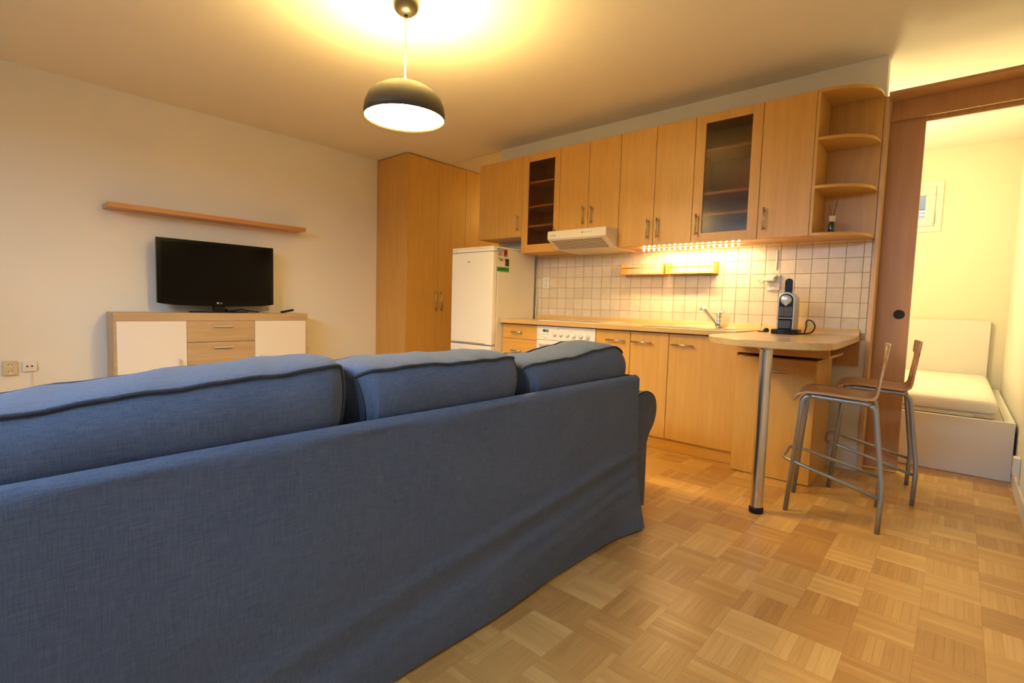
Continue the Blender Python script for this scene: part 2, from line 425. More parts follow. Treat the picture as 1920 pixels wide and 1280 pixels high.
struct(G().box(XT - .1, XR + .1, YFRONT - .1, 0.02, ZC, ZC + .1).box(XW0 + .5, XR + .1, 0.02, YBED + .1, ZC, ZC + .1).build('ceiling', 'ceiling_paint'))
struct(box('ceiling', 'ceiling_paint', None, XT - .1, XW0 + .5, 0.026, 3.1, ZC - .004, ZC + .1))
struct(box('wall_left', 'wall_paint', None, XT - .1, XT, YFRONT - .1, 3.1, 0, ZC))
wall_back = struct(box('wall_back', 'wall_paint', None, XW0, XE, 0, .10, 0, ZC))
struct(box('wall_right', 'wall_paint', None, XR, XR + .1, YFRONT - .1, 3.1, 0, ZC))
struct(box('wall_hall_end', 'wall_paint', None, XT, XW0 + .5, 3.0, 3.1, 0, ZC))
struct(box('wall_hall_side', 'wall_paint', None, XW0 + .4, XW0 + .5, .10, 3.0, 0, ZC))
struct(box('wall_bedroom_side', 'bedroom_paint', None, 2.2, 2.3, .10, YBED, 0, ZC))
# bedroom end wall with the small window
BW = (3.30, 3.962, 1.885, 2.310)
g = G(); x0, x1, z0, z1 = BW
g.box(2.2, x0, YBED, YBED + .12, 0, ZC).box(x1, XR, YBED, YBED + .12, 0, ZC).box(x0, x1, YBED, YBED + .12, 0, z0).box(x0, x1, YBED, YBED + .12, z1, ZC)
struct(g.build('wall_bedroom_end', 'bedroom_paint'))
# wall behind the camera with the big window
FW = (0.60, 3.95, 0.80, 2.30)
g = G(); x0, x1, z0, z1 = FW
g.box(XT, x0, YFRONT - .1, YFRONT, 0, ZC).box(x1, XR, YFRONT - .1, YFRONT, 0, ZC).box(x0, x1, YFRONT - .1, YFRONT, 0, z0).box(x0, x1, YFRONT - .1, YFRONT, z1, ZC)
struct(g.build('wall_front', 'wall_paint'))
def window_big():
    x0, x1, z0, z1 = FW; y = YFRONT
    root = struct(G().box(x0, x1, y - .06, y - .002, z0, z0 + .05, .004).box(x0, x1, y - .06, y - .002, z1 - .05, z1, .004).box(x0, x0 + .05, y - .06, y - .002, z0 + .05, z1 - .05, .004)
                  .box(x1 - .05, x1, y - .06, y - .002, z0 + .05, z1 - .05, .004).build('window_2', 'white_plastic'))
    xs = [x0 + .05, x0 + 1.1, x0 + 2.2, x1 - .05]
    for xm in xs[1:3]: box('mullion', 'white_plastic', root, xm - .035, xm + .035, y - .06, y - .002, z0 + .05, z1 - .05, b=.004)
    for a, c in zip(xs, xs[1:]): box('pane', 'clear_glass', root, a, c, y - .034, y - .030, z0 + .05, z1 - .05)
    box('sill', 'white_plastic', root, x0 - .05, x1 + .05, y + .001, y + .15, z0 - .03, z0, b=.004)
window_big()
# small bedroom window: casing, frame, sash, handle, pane
def window_small():
    x0, x1, z0, z1 = BW; y = YBED
    def ring(a, c, d, e, t, ya, yb, b=.003):
        return G().box(a, c, ya, yb, e - t, e, b).box(a, c, ya, yb, d, d + t, b).box(a, a + t, ya, yb, d + t, e - t, b).box(c - t, c, ya, yb, d + t, e - t, b)
    root = struct(ring(x0 - .03, x1 + .03, z0 - .03, z1 + .03, .055, y - .016, y - .001).build('window_1', 'white_plastic'))
    ring(x0 + .026, x1 - .026, z0 + .026, z1 - .026, .075, y - .030, y + .03, .006).build('sash', 'white_plastic', root)
    box('pane', 'clear_glass', root, x0 + .10, x1 - .068 - .033, y + .005, y + .009, z0 + .10, z1 - .10)
    h = G().box(x1 - .045, x1 - .028, y - .055, y - .032, z0 + .06, z0 + .16, .004).build('handle', 'white_plastic', root)
    G().lathe([(0, 0), (.012, 0), (.012, .02), (0, .02)], (x1 - .036, y - .05, z0 + .055), 12, 'y').build('hinge', 'aluminium', root)
    return root
f = window_small()
G().box(3.1, 4.2, YBED + .33, YBED + .35, 2.135, 2.5).build('shutter_box', 'facade_grey', f)
g = G()
for k in range(12): g.box(3.1, 4.2, YBED + .33, YBED + .345, 1.72 + k * .034, 1.72 + k * .034 + .030, .004)
g.build('slats', 'facade_white', f)['kind'] = 'stuff'
area('shutter_daylight', (3.6, YBED + .16, 2.62), (math.radians(25), 0, 0), .5, .1, 7.0, (0.75, 0.87, 1.0))

# end panel of the kitchen wall, door header, sliding door, skirting
struct(box('trim_1', 'beech_edge', None, XE, XE + .022, -.012, .105, 0, 2.385, b=.0015))
hd = struct(G().box(XE + .0225, XR, -.05, .20, 2.378, 2.396, .001).build('trim_2', 'door_wood'))
box('fascia', 'door_wood', hd, XE + .0225, XR, .10, .118, 2.262, 2.3775)
box('rail', 'beech_edge', hd, XE + .0225, XR, .182, .200, 2.250, 2.3775)
dr = struct(box('door_1', 'door_wood', None, 3.02, 3.952, .135, .172, .012, 2.335, b=.0015))
G().lathe([(0, 0), (.020, 0), (.024, -.003), (.024, .001), (0, .001)], (3.897, .1345, 1.035), 20, 'y').build('finger_pull', 'dark_void', dr)
G().lathe([(.024, 0), (.029, -.003), (.031, .0005), (.024, .0005)], (3.897, .1345, 1.035), 20, 'y').build('pull_ring', 'reed_brown', dr)
struct(G().prism([(XR - .014, 0), (XR - .001, 0), (XR - .001, .075), (XR - .010, .075)], YFRONT, YBED - .001, 'y').build('baseboard_right', 'skirting'))
struct(box('baseboard_left', 'skirting', None, XT + .0005, XT + .012, YFRONT, -.60, 0.0005, .06, b=.002))

# ------------------------------------------------------------------ tiles on the kitchen wall
TX, TZ, TX0, TZ0 = .0975, .0985, 1.07, 1.003
grout = box('grout', 'grout', wall_back, 1.0, 3.745, -.0030, -.0002, .86, 1.60)
tiles = {}
def tile_mesh(wd, h):
    key = (round(wd, 4), round(h, 4))
    if key not in tiles:
        ob = G().box(-wd / 2, wd / 2, -.004, 0, -h / 2, h / 2, .0016).build('tile', 'tile'); me = ob.data; bpy.data.objects.remove(ob); tiles[key] = me
    return tiles[key]
for i in range(-1, 28):
    for j in range(-1, 6):
        xa, xb = TX0 + i * TX, TX0 + (i + 1) * TX
        za, zb = TZ0 + j * TZ, TZ0 + (j + 1) * TZ
        xa, xb = max(xa, 1.0), min(xb, 3.744)
        if xb - xa < .02: continue
        o = bpy.data.objects.new('tile', tile_mesh(xb - xa - .0022, zb - za - .0022)); COL.objects.link(o); o.parent = wall_back
        o.location = ((xa + xb) / 2, -.0030 + random.uniform(-.0004, 0), (za + zb) / 2)

# ------------------------------------------------------------------ handles
def vbar(parent, x, y, z0, z1, r=.0055, out=.028):
    g = G().tube([(x, y - out, z0), (x, y - out, z1)], r, 10)
    for z in (z0 + .018, z1 - .018): g.tube([(x, y - .0002, z), (x, y - out, z)], .0042, 8)
    return g.build('handle', 'brushed_nickel', parent)
def hbar(parent, x0, x1, y, z, r=.0055, out=.028):
    g = G().tube([(x0, y - out, z), (x1, y - out, z)], r, 10)
    for x in (x0 + .018, x1 - .018): g.tube([(x, y - .0002, z), (x, y - out, z)], .0042, 8)
    return g.build('handle', 'brushed_nickel', parent)

# ------------------------------------------------------------------ upper cabinets
YU, DT = -.324, .018
ZT, ZB = 2.404, 1.512
def carcass(root, x0, x1, z0, z1, y0, shelves=(), mat='beech', t=.016, yb=-.0085):
    g = G()
    g.box(x0, x0 + t, y0, yb, z0, z1).box(x1 - t, x1, y0, yb, z0, z1)
    g.box(x0 + t, x1 - t, y0, yb, z0, z0 + t).box(x0 + t, x1 - t, y0, yb, z1 - t, z1)
    g.box(x0 + t, x1 - t, yb - .006, yb, z0 + t, z1 - t)
    g.build('body', mat, root)
    for z in shelves: box('shelf', 'beech_edge', root, x0 + t + .0005, x1 - t - .0005, y0 + .002, yb - .0065, z - .009, z + .009)
def door(root, x0, x1, z0, z1, yf, mat='beech', gap=.0016):
    return box('door', mat, root, x0 + gap, x1 - gap, yf, yf + DT, z0 + gap * .6, z1 - gap * .6, b=.0012)
def glass_door(root, x0, x1, z0, z1, yf, gx0, gx1, gz0, gz1):
    g = .0016
    d = G().box(x0 + g, gx0, yf, yf + DT, z0 + .001, z1 - .001, .0012).box(gx1, x1 - g, yf, yf + DT, z0 + .001, z1 - .001, .0012) \
        .box(gx0, gx1, yf, yf + DT, z0 + .001, gz0, .0012).box(gx0, gx1, yf, yf + DT, gz1, z1 - .001, .0012).build('door', 'beech', root)
    box('pane', 'smoked_glass', d, gx0 - .0, gx1 + .0, yf + .007, yf + .011, gz0, gz1)
    return d
UG = 'wall cabinets above the worktop'
def upper(label, x0, x1, z0, cat='cabinet'):
    return thing('wall_cabinet', ((x0 + x1) / 2, -.0085, z0), label, cat, UG)
YC = YU + DT + .0008
t = upper('short beech wall cabinet hanging above the fridge', .487, 1.054, 1.666)
carcass(t, .487, 1.054, 1.666, ZT, YC); d = door(t, .487, 1.054, 1.666, ZT, YU); vbar(d, 1.016, YU, 1.718, 1.866)
t = upper('narrow beech wall cabinet with smoked glass door beside the cooker hood', 1.054, 1.486, ZB)
carcass(t, 1.054, 1.486, ZB, ZT, YC, (2.155, 1.935, 1.758)); d = glass_door(t, 1.054, 1.486, ZB, ZT, YU, 1.128, 1.425, 1.587, 2.338); vbar(d, 1.448, YU, 1.563, 1.713)
t = upper('two-door beech wall cabinet directly above the cooker hood', 1.486, 2.083, 1.668)
carcass(t, 1.486, 2.083, 1.668, ZT, YC)
d = door(t, 1.486, 1.786, 1.668, ZT, YU); vbar(d, 1.748, YU, 1.721, 1.869); d = door(t, 1.786, 2.083, 1.668, ZT, YU); vbar(d, 1.830, YU, 1.721, 1.869)
t = upper('two-door beech wall cabinet above the left half of the light string', 2.083, 2.685, ZB)
carcass(t, 2.083, 2.685, ZB, ZT, YC)
d = door(t, 2.083, 2.385, ZB, ZT, YU); vbar(d, 2.344, YU, 1.563, 1.714); d = door(t, 2.385, 2.685, ZB, ZT, YU); vbar(d, 2.425, YU, 1.563, 1.714)
t = upper('wide beech wall cabinet with smoked glass door above the sink', 2.685, 3.136, ZB)
carcass(t, 2.685, 3.136, ZB, ZT, YC, (2.160, 1.858, 1.708)); d = glass_door(t, 2.685, 3.136, ZB, ZT, YU, 2.757, 3.068, 1.578, 2.345); vbar(d, 2.726, YU, 1.563, 1.713)
t = upper('single-door beech wall cabinet next to the open corner shelf', 3.136, 3.442, ZB)
carcass(t, 3.136, 3.442, ZB, ZT, YC); d = door(t, 3.136, 3.442, ZB, ZT, YU); vbar(d, 3.177, YU, 1.563, 1.713)
# rounded corner shelf
t = thing('corner_shelf', (3.6, -.0085, ZB), 'open beech end shelf with rounded boards at the wall end', 'shelf')
box('side_panel', 'beech', t, 3.4425, 3.4605, YU, -.0085, ZB, ZT, b=.001)
box('back_panel', 'beech', t, 3.461, XE - .002, -.022, -.0085, ZB, ZT)
for z in (1.512, 1.803, 2.097, 2.386):
    rx, ry = XE - .004 - 3.461, -YU - .023 - .004
    poly = [(3.461, -.0225)] + [(3.461 + rx * math.sin(a), -.0225 - ry * (math.cos(a) ** .8 if math.cos(a) > 0 else 0) - .004) for a in [PI / 2 * k / 18 for k in range(19)]] + [(3.461 + rx, -.0225)]
    G().prism(poly, z, z + .018, 'z').build('shelf_board', 'beech_x', t)
# reed diffuser on its bottom board
t = thing('reed_diffuser', (3.548, -.22, 1.5305), 'small dark green bottle with cream collar and two brown reeds', 'diffuser')
bx_, by_, bz_ = t.location
G().lathe([(0, 0), (.017, 0), (.019, .003), (.019, .058), (.012, .070), (.009, .072), (.009, .078), (0, .078)], (bx_, by_, bz_), 20).build('bottle', 'green_glass', t)
G().lathe([(.0, .074), (.015, .074), (.017, .076), (.019, .108), (.017, .110), (0, .110)], (bx_, by_, bz_), 20).build('collar', 'cork_cream', t)
G().tube([(bx_ - .002, by_, bz_ + .10), (bx_ - .020, by_ - .012, bz_ + .178)], .0017, 6).build('reed', 'reed_brown', t)
G().tube([(bx_ + .004, by_, bz_ + .10), (bx_ + .022, by_ + .006, bz_ + .215)], .0022, 6).build('reed', 'reed_brown', t)

# ------------------------------------------------------------------ cooker hood
t = thing('cooker_hood', (1.787, -.009, 1.505), 'cream slim cooker hood with slotted grille under the wall cabinets', 'cooker hood')
hx0, hx1 = 1.508, 2.081
prof = [(-.0105, 1.6675), (-.318, 1.6675), (-.50, 1.658), (-.506, 1.652), (-.506, 1.594), (-.500, 1.586), (-.365, 1.512), (-.0105, 1.505)]
G().prism(prof, hx0, hx1, 'x', b=.003, seg=2).build('shell', 'hood_cream', t)
# slotted grille on the slanted underside
A = Vector((0, -.500, 1.586)); B = Vector((0, -.365, 1.512)); d = (B - A); Ld = d.length; d.normalize(); nrm = Vector((0, -d.z, d.y)); nrm = nrm if nrm.z < 0 else -nrm
rotm = Matrix(((1, 0, 0), (0, d.y, nrm.y), (0, d.z, nrm.z)))
def on_slope(x, s, off): return A + d * s + nrm * off + Vector((x, 0, 0))
g = G(); c = on_slope((hx0 + hx1) / 2, Ld / 2, .0015)
g.box(c.x - .265, c.x + .245, c.y - Ld * .44, c.y + Ld * .44, c.z - .0015, c.z + .0015, .001, rot=rotm)
gr = g.build('grille', 'hood_cream', t)
g = G()
for i in range(20):
    for j in range(8):
        x = hx0 + .045 + i * .0245 + j * .0012; c = on_slope(x, Ld * (.12 + .76 * j / 7), .0034)
        g.box(c.x - .0088, c.x + .0088, c.y - .0036, c.y + .0036, c.z - .0006, c.z + .0006, rot=rotm)
g.build('slots', 'dark_void', gr)['kind'] = 'stuff'
G().lathe([(0, 0), (.005, 0), (.005, .003), (0, .003)], (1.862, -.5092, 1.628), 12, 'y').build('switch', 'dark_void', t)
for k in range(3):
    G().lathe([(0, 0), (.007, 0), (.008, .002), (0, .003)], (1.895 + k * .026, -.5088, 1.629 + k * .0002), 12, 'y').build('button', 'white_plastic', t)
text('lettering', 'gorenje', .018, 'print_grey', t, (1.566, -.5066, 1.622), ROT_PY)
G().lathe([(0, 0), (.006, 0), (.004, -.004), (0, -.004)], (2.045, -.33, 1.5110), 12).build('screw', 'chrome', t)

# ------------------------------------------------------------------ base units
YB = -.506
BG = 'base cabinets under the worktop'
def base(name, label, x0, x1): return thing(name, ((x0 + x1) / 2, -.01, 0.0), label, 'cabinet', BG)
ZK, ZD = .088, .856
def plinth(root, x0, x1): box('plinth', 'beech_x', root, x0, x1, -.488, -.472, .002, ZK - .002)
t = base('drawer_cabinet', 'beech drawer cabinet between the fridge and the oven', 1.02, 1.424)
carcass(t, 1.0205, 1.4235, ZK, ZD, YB + DT + .001); plinth(t, 1.0205, 1.4235)
for a, b in ((.722, ZD - .004), (.52, .7205), (.30, .5185), (ZK, .2985)):
    d = box('drawer', 'beech_x', t, 1.022, 1.4222, YB, YB + DT, a + .0008, b - .0008, b=.0012); hbar(d, 1.145, 1.268, YB, (a + b) / 2 - .005)
# oven
t = thing('oven', (1.727, -.02, 0.0), 'white built-in oven with knob panel between beech fronts', 'oven')
box('body', 'enamel', t, 1.428, 2.024, YB + .022, -.03, ZK, ZD - .003)
pn = box('control_panel', 'enamel', t, 1.4275, 2.0255, YB - .004, YB + .0215, .7335, ZD - .003, b=.004, seg=2)
box('display', 'black_glass', pn, 1.497, 1.556, YB - .0052, YB - .0042, .802, .822, b=.0004)
G().box(1.522, 1.530, YB - .0058, YB - .0053, .806, .818).box(1.536, 1.548, YB - .0058, YB - .0053, .806, .818).build('display_segments', 'display_glow', pn)
for k in range(6):
    x = 1.626 + k * .0662; z = .789 - k * .0006
    kb = G().lathe([(0, -.022), (.013, -.022), (.0165, -.018), (.0185, -.004), (.0195, 0), (0, 0)], (x, YB - .0042, z), 20, 'y').build('knob', 'enamel', pn)
    box('knob_grip', 'white_plastic', kb, x - .004, x + .004, YB - .033, YB - .0262, z - .018, z + .016, b=.002)
for x, z, mt in ((1.660, .827, 'sticker_red'), (1.795, .825, 'sticker_gold')):
    G().lathe([(0, 0), (.004, 0), (.003, -.002), (0, -.002)], (x, YB - .0042, z), 10, 'y').build('indicator', mt, pn)
text('lettering', 'gorenje', .012, 'print_grey', pn, (1.527, YB - .0046, .752), ROT_PY, .0003)
for x in (1.505, 1.548):
    G().lathe([(0, 0), (.0035, 0), (.003, -.002), (0, -.002)], (x, YB - .0042, .780), 10, 'y').build('button', 'grey_plastic', pn)
od = box('oven_door', 'enamel', t, 1.4275, 2.0255, YB - .004, YB + .0215, .30, .7305, b=.004, seg=2)
box('window_glass', 'black_glass', od, 1.475, 1.978, YB - .0056, YB - .0041, .345, .672, b=.0005)
hn = G().tube(bend([(1.47, YB - .0045, .700), (1.47, YB - .04, .702), (1.983, YB - .04, .702), (1.983, YB - .0045, .700)], .02), .009, 10).build('door_handle', 'enamel', od)
box('lower_drawer', 'enamel', t, 1.4275, 2.0255, YB - .002, YB + .0215, ZK, .2975, b=.004)
# doors to the right of the oven
bases = [(2.029, 2.3345, 'narrow beech base cabinet right beside the oven', (2.135, 2.297)), (2.3355, 2.6405, 'narrow beech base cabinet second from the oven', (2.354, 2.519)), (2.6415, 3.1175, 'wide beech sink cabinet beside the bar', (2.667, 2.831))]
for x0, x1, lb, (ha, hb) in bases:
    t = base('base_cabinet', lb, x0, x1); carcass(t, x0, x1, ZK, ZD, YB + DT + .001); plinth(t, x0, x1)
    d = door(t, x0, x1, ZK, ZD - .004, YB); hbar(d, ha, hb, YB, .777)
# cabinet under the bar
t = thing('bar_cabinet', (3.36, -.02, 0.0), 'taller-fronted beech cabinet standing on the floor under the bar', 'cabinet', BG)
YI = -.593
carcass(t, 3.140, 3.590, .004, .748, YI + DT + .001, mat='beech', yb=-.125)
d = door(t, 3.140, 3.590, .004, .745, YI); hbar(d, 3.312, 3.442, YI, .671)
# open box hung under the bar
t = thing('under_bar_box', (3.40, -.30, .765), 'shallow open beech box hanging under the bar top', 'box')
box('front_panel', 'beech_x', t, 3.145, 3.652, -.612, -.596, .768, .8515, b=.001)
box('bottom_board', 'beech_x', t, 3.145, 3.652, -.5955, -.15, .768, .782)
box('side_board', 'beech_y', t, 3.145, 3.160, -.5955, -.15, .7825, .8515)
# wall board that carries the bar
tag(box('bracket_board', 'door_wood', None, 3.40, 3.718, -.022, -.0032, .690, .8515, b=.001), 'brown board screwed to the wall under the bar end', 'board')

# ------------------------------------------------------------------ worktop with bar
t = thing('worktop', (2.0, -.2, .862), 'oak-look kitchen worktop running along the wall into a rounded bar', 'worktop')
box('slab', 'worktop', t, 1.0185, 3.118, -.552, -.0035, .8605, .8965, b=.004, seg=2)
def chaikin(pts, n=3):
    for _ in range(n):
        out = []
        for a, b in zip(pts, pts[1:]):
            out += [(a[0] * .75 + b[0] * .25, a[1] * .75 + b[1] * .25), (a[0] * .25 + b[0] * .75, a[1] * .25 + b[1] * .75)]
        pts = [pts[0]] + out + [pts[-1]]
    return pts
curve = chaikin([(3.1185, -.552), (3.1185, -.80), (3.11, -1.03), (3.20, -1.24), (3.34, -1.335), (3.50, -1.345), (3.66, -1.31), (3.745, -1.22), (3.757, -1.05), (3.742, -.70), (3.715, -.0035)])
poly = [(3.1185, -.0035)] + curve
G().prism(poly, .8525, .8885, 'z', b=.003, seg=2).build('bar_slab', 'worktop', t)
G().prism([(-.0075, .8970), (-.034, .8970), (-.030, .915), (-.022, .936), (-.0075, .938)], 1.03, 3.118, 'x').build('upstand', 'worktop', t)
G().prism([(-.0075, .8890), (-.034, .8890), (-.030, .908), (-.022, .928), (-.0075, .930)], 3.1185, 3.712, 'x').build('upstand', 'worktop', t)
# steel leg of the bar
lg_ = G().lathe([(.030, .0325), (.030, .8395)], (3.478, -1.222, 0), 40).build('leg', 'steel', t)
lg_['label'] = 'round brushed steel leg'
G().lathe([(0, .001), (.033, .001), (.035, .004), (.035, .026), (.031, .032), (0, .032)], (3.478, -1.222, 0), 32).build('foot', 'black_plastic', lg_)
G().lathe([(0, .8400), (.040, .8400), (.042, .843), (.042, .852), (0, .852)], (3.478, -1.222, 0), 32).build('flange', 'steel', lg_)
# hob
t = thing('hob', (1.74, -.29, .897), 'glass ceramic hob with pale metal rim let into the worktop', 'hob')
G().box(1.45, 2.03, -.525, -.515, .8968, .9022, .001).box(1.45, 2.03, -.062, -.052, .8968, .9022, .001).box(1.45, 1.46, -.515, -.062, .8968, .9022, .001).box(2.02, 2.03, -.515, -.062, .8968, .9022, .001).build('rim', 'enamel', t)
box('glass_plate', 'black_glass', t, 1.4605, 2.0195, -.5145, -.0625, .8969, .9005)
# sink with drainer
t = thing('sink', (2.72, -.28, .86), 'stainless steel inset sink let into the worktop', 'sink')
def ring_poly(g_, x0, x1, y0, y1, wd, z0, z1):
    g_.box(x0, x1, y0, y0 + wd, z0, z1, .002).box(x0, x1, y1 - wd, y1, z0, z1, .002).box(x0, x0 + wd, y0 + wd, y1 - wd, z0, z1, .002).box(x1 - wd, x1, y0 + wd, y1 - wd, z0, z1, .002); return g_
ring_poly(G(), 2.42, 2.985, -.50, -.06, .02, .8968, .9005).build('rim', 'sink_steel', t)
G().box(2.44, 2.72, -.48, -.08, .8968, .8980).build('drainer', 'sink_steel', t)
g = G()
for k in range(7): g.box(2.455 + k * .038, 2.475 + k * .038, -.46, -.10, .8981, .9000, .0008)
g.build('drainer_ribs', 'sink_steel', t)
box('bowl_floor', 'sink_steel', t, 2.725, 2.965, -.48, -.08, .8968, .8972)
t = thing('kitchen_tap', (2.838, -.105, .897), 'chrome single-lever kitchen tap leaning left over the sink', 'tap')
G().lathe([(0, .9008), (.026, .9008), (.024, .912), (.019, .918), (.019, .985), (.021, .987), (.021, 1.012), (.012, 1.018), (0, 1.018)], (2.838, -.088, 0), 24).build('tap_body', 'chrome', t)
G().tube(bend([(2.834, -.100, .912), (2.792, -.135, .975), (2.752, -.165, 1.038), (2.735, -.178, 1.048)], .03), [.013] * 13 + [.014] * 1, 12).build('spout', 'chrome', t) if False else G().tube([(2.834, -.103, .914), (2.806, -.125, .955), (2.778, -.147, .998), (2.756, -.163, 1.030), (2.738, -.176, 1.045)], [.012, .013, .014, .013, .012], 12).build('spout', 'chrome', t)
G().lathe([(0, -.016), (.011, -.016), (.013, -.013), (.013, .012), (0, .014)], (2.731, -.181, 1.042), 16).build('nozzle', 'chrome', t)
G().tube([(2.838, -.088, 1.012), (2.872, -.070, 1.020)], .006, 8).build('lever', 'chrome', t)

# ------------------------------------------------------------------ spice racks, light string, sockets
for k, (x0, x1, lb) in enumerate(((1.994, 2.380, 'left one of two small beech spice racks on the tiles'), (2.402, 2.788, 'right one of two small beech spice racks on the tiles'))):
    t = thing('spice_rack', ((x0 + x1) / 2, -.008, 1.306), lb, 'spice rack', 'spice racks under the light string')
    box('bottom_board', 'beech_x', t, x0 + .0125, x1 - .0125, -.100, -.0085, 1.308, 1.320, b=.001)
    for a in (x0, x1 - .012): box('side_board', 'beech_y', t, a, a + .012, -.105, -.0085, 1.306, 1.397, b=.001)
    G().tube([(x0 + .0125, -.094, 1.362), (x1 - .0125, -.094, 1.362)], .006, 8).build('rail', 'beech_x', t)
t = thing('light_string', (2.62, -.205, 1.50), 'glowing string of small warm bulbs under the wall cabinets', 'lights')
box('mounting_strip', 'white_plastic', t, 2.24, 3.01, -.222, -.204, 1.505, 1.5112)
for k in range(18):
    x = 2.262 + k * .0427
    G().lathe([(0, -.012), (.006, -.010), (.008, -.004), (.006, .002), (.0025, .0085), (0, .0085)], (x, -.213, 1.495), 10).build('bulb', 'bulb_glow', t)
G().tube([(3.0, -.21, 1.506), (3.06, -.17, 1.507), (3.13, -.12, 1.506), (3.20, -.05, 1.507)], .003, 6).build('cord', 'cable_white', t)
G().lathe([(0, -.02), (.006, -.018), (.009, -.005), (.009, .012), (.005, .02), (0, .022)], (2.52, -.12, 1.492), 12, 'x').build('cord_switch', 'brushed_nickel', t)
area('light_string_glow', (2.625, -.19, 1.480), (math.radians(12), 0, 0), .74, .02, 11, (1.0, 0.66, 0.29))

def socket_y(name, label, x, z, wd, h, pins='fr', plate='white_plastic', yw=-.0085):
    """double wall socket facing -y"""
    t = thing(name, (x, yw, z), label, 'socket', 'wall sockets')
    box('plate', plate, t, x - wd / 2, x + wd / 2, yw - .012, yw, z - h / 2, z + h / 2, b=.003, seg=2)
    for s in (-1, 1):
        zc = z + s * h * .235
        r = min(wd, h / 2) * .40
        w_ = G().lathe([(0, .0), (r * .86, .0), (r, -.0025), (r * 1.06, 0.0)], (x, yw - .0122, zc), 20, 'y').build('well', 'cable_white', t)
        for q in (-1, 1): G().lathe([(0, -.001), (.003, -.001), (.003, .0), (0, .0)], (x + q * .0095, yw - .0124, zc), 8, 'y').build('hole', 'dark_void', w_)
        G().lathe([(0, -.004), (.002, -.004), (.0024, 0), (0, 0)], (x, yw - .0124, zc + .011), 8, 'y').build('earth_pin', 'brushed_nickel', w_)
    return t
socket_y('wall_socket', 'white double socket on the tiles beside the fridge', 1.131, 1.247, .080, .108)
socket_y('wall_socket', 'cream double socket on the tiles behind the coffee machine', 3.180, 1.238, .084, .112, plate='white_plastic')
t = thing('plug_adapter', (3.165, -.03, 1.265), 'white plug-in power supply with curled cable above the coffee machine', 'adapter')
box('lower_block', 'white_plastic', t, 3.118, 3.196, -.075, -.0240, 1.246, 1.272, b=.004, seg=2)
box('upper_block', 'white_plastic', t, 3.150, 3.205, -.062, -.0240, 1.2725, 1.292, b=.004, seg=2)
G().tube([(3.118, -.05, 1.259), (3.095, -.05, 1.262), (3.082, -.045, 1.255), (3.092, -.04, 1.240), (3.112, -.036, 1.236), (3.126, -.03, 1.242)], .0028, 6).build('cable_end', 'cable_white', t)
G().tube([(3.118, -.055, 1.262), (3.07, -.03, 1.266), (3.035, -.014, 1.285), (3.012, -.012, 1.315)], .0022, 6).build('cable', 'cable_white', t)
tag(box('cable_duct', 'cable_white', None, 3.186, 3.196, -.016, -.0076, 1.328, 1.466, b=.002), 'short white vertical cable duct on the tiles above the coffee machine', 'cable duct')
def socket_x(name, label, y, z, wd, h, kind, x=XT, sg=1, plate='cream_plastic', dep=.02):
    t = thing(name, (x, y, z), label, 'socket', 'wall sockets')
    box('plate', plate, t, min(x + sg * .0003, x + sg * dep), max(x + sg * .0003, x + sg * dep), y - wd / 2, y + wd / 2, z - h / 2, z + h / 2, b=.004, seg=2)
    xs = x + sg * (dep + .0003)
    if kind == 'double':
        for s in (-1, 1):
            zc = z + s * h * .235
            w_ = G().lathe([(0, 0), (.017, 0), (.019, sg * .002), (.020, 0)], (xs, y, zc), 20, 'x').build('well', 'strap_cream', t)
            for q in (-1, 1): G().lathe([(0, sg * .001), (.0034, sg * .001), (.0034, 0), (0, 0)], (xs, y + q * .0095, zc + .001), 8, 'x').build('hole', 'dark_void', w_)
            G().lathe([(0, sg * .003), (.002, sg * .003), (.002, 0), (0, 0)], (xs, y, zc + .011), 8, 'x').build('earth_pin', 'brushed_nickel', w_)
    elif kind == 'tv':
        for q in (-1, 1): G().lathe([(0, sg * .001), (.0062, sg * .001), (.0062, 0), (0, 0)], (xs, y + q * .013, z), 14, 'x').build('hole', 'dark_void', t)
        G().lathe([(0, sg * .0012), (.002, sg * .0012), (.002, 0), (0, 0)], (xs, y, z), 8, 'x').build('screw', 'brushed_nickel', t)
    return t
socket_x('wall_socket', 'cream double socket at the left edge of the television wall', -3.648, .462, .076, .104, 'double')
t = socket_x('aerial_socket', 'white two-hole aerial socket beside the cream double socket', -3.545, .470, .080, .078, 'tv', plate='white_plastic')
G().tube([(XT + .006, -3.535, .430), (XT + .005, -3.533, .25), (XT + .005, -3.533, .065)], .004, 8).build('aerial_cable', 'cable_white', t)
socket_x('wall_socket', 'cream socket half hidden behind the right end of the sideboard', -1.435, .48, .078, .078, 'blank')
socket_x('wall_socket', 'white raised socket low on the right wall by the bed foot', .16, .172, .085, .105, 'blank', x=XR, sg=-1, plate='white_plastic', dep=.03)

# ------------------------------------------------------------------ fridge
t = thing('fridge', (.74, -.05, 0.0), 'tall white fridge freezer with magnets on its side', 'fridge')
fx0, fx1, yf = .463, 1.014, -.655
box('body', 'fridge_side', t, fx0, fx1, -.592, -.055, .03, 1.535, b=.006, seg=2)
box('top_panel', 'enamel', t, fx0 - .001, fx1 + .001, -.650, -.06, 1.5355, 1.5525, b=.005, seg=2)
box('top_trim', 'enamel', t, fx0, fx1, -.650, -.593, 1.5070, 1.5350, b=.004)
ud = box('fridge_door', 'enamel', t, fx0, fx1, yf, -.5975, .652, 1.503, b=.008, seg=3)
box('badge', 'aluminium', ud, .685, .718, yf - .0022, yf - .0002, 1.408, 1.424, b=.0006)
box('badge_mark', 'grey_plastic', ud, .688, .715, yf - .0030, yf - .0023, 1.411, 1.421)
ld = box('freezer_door', 'enamel', t, fx0, fx1, yf, -.5975, .06, .640, b=.008, seg=3)
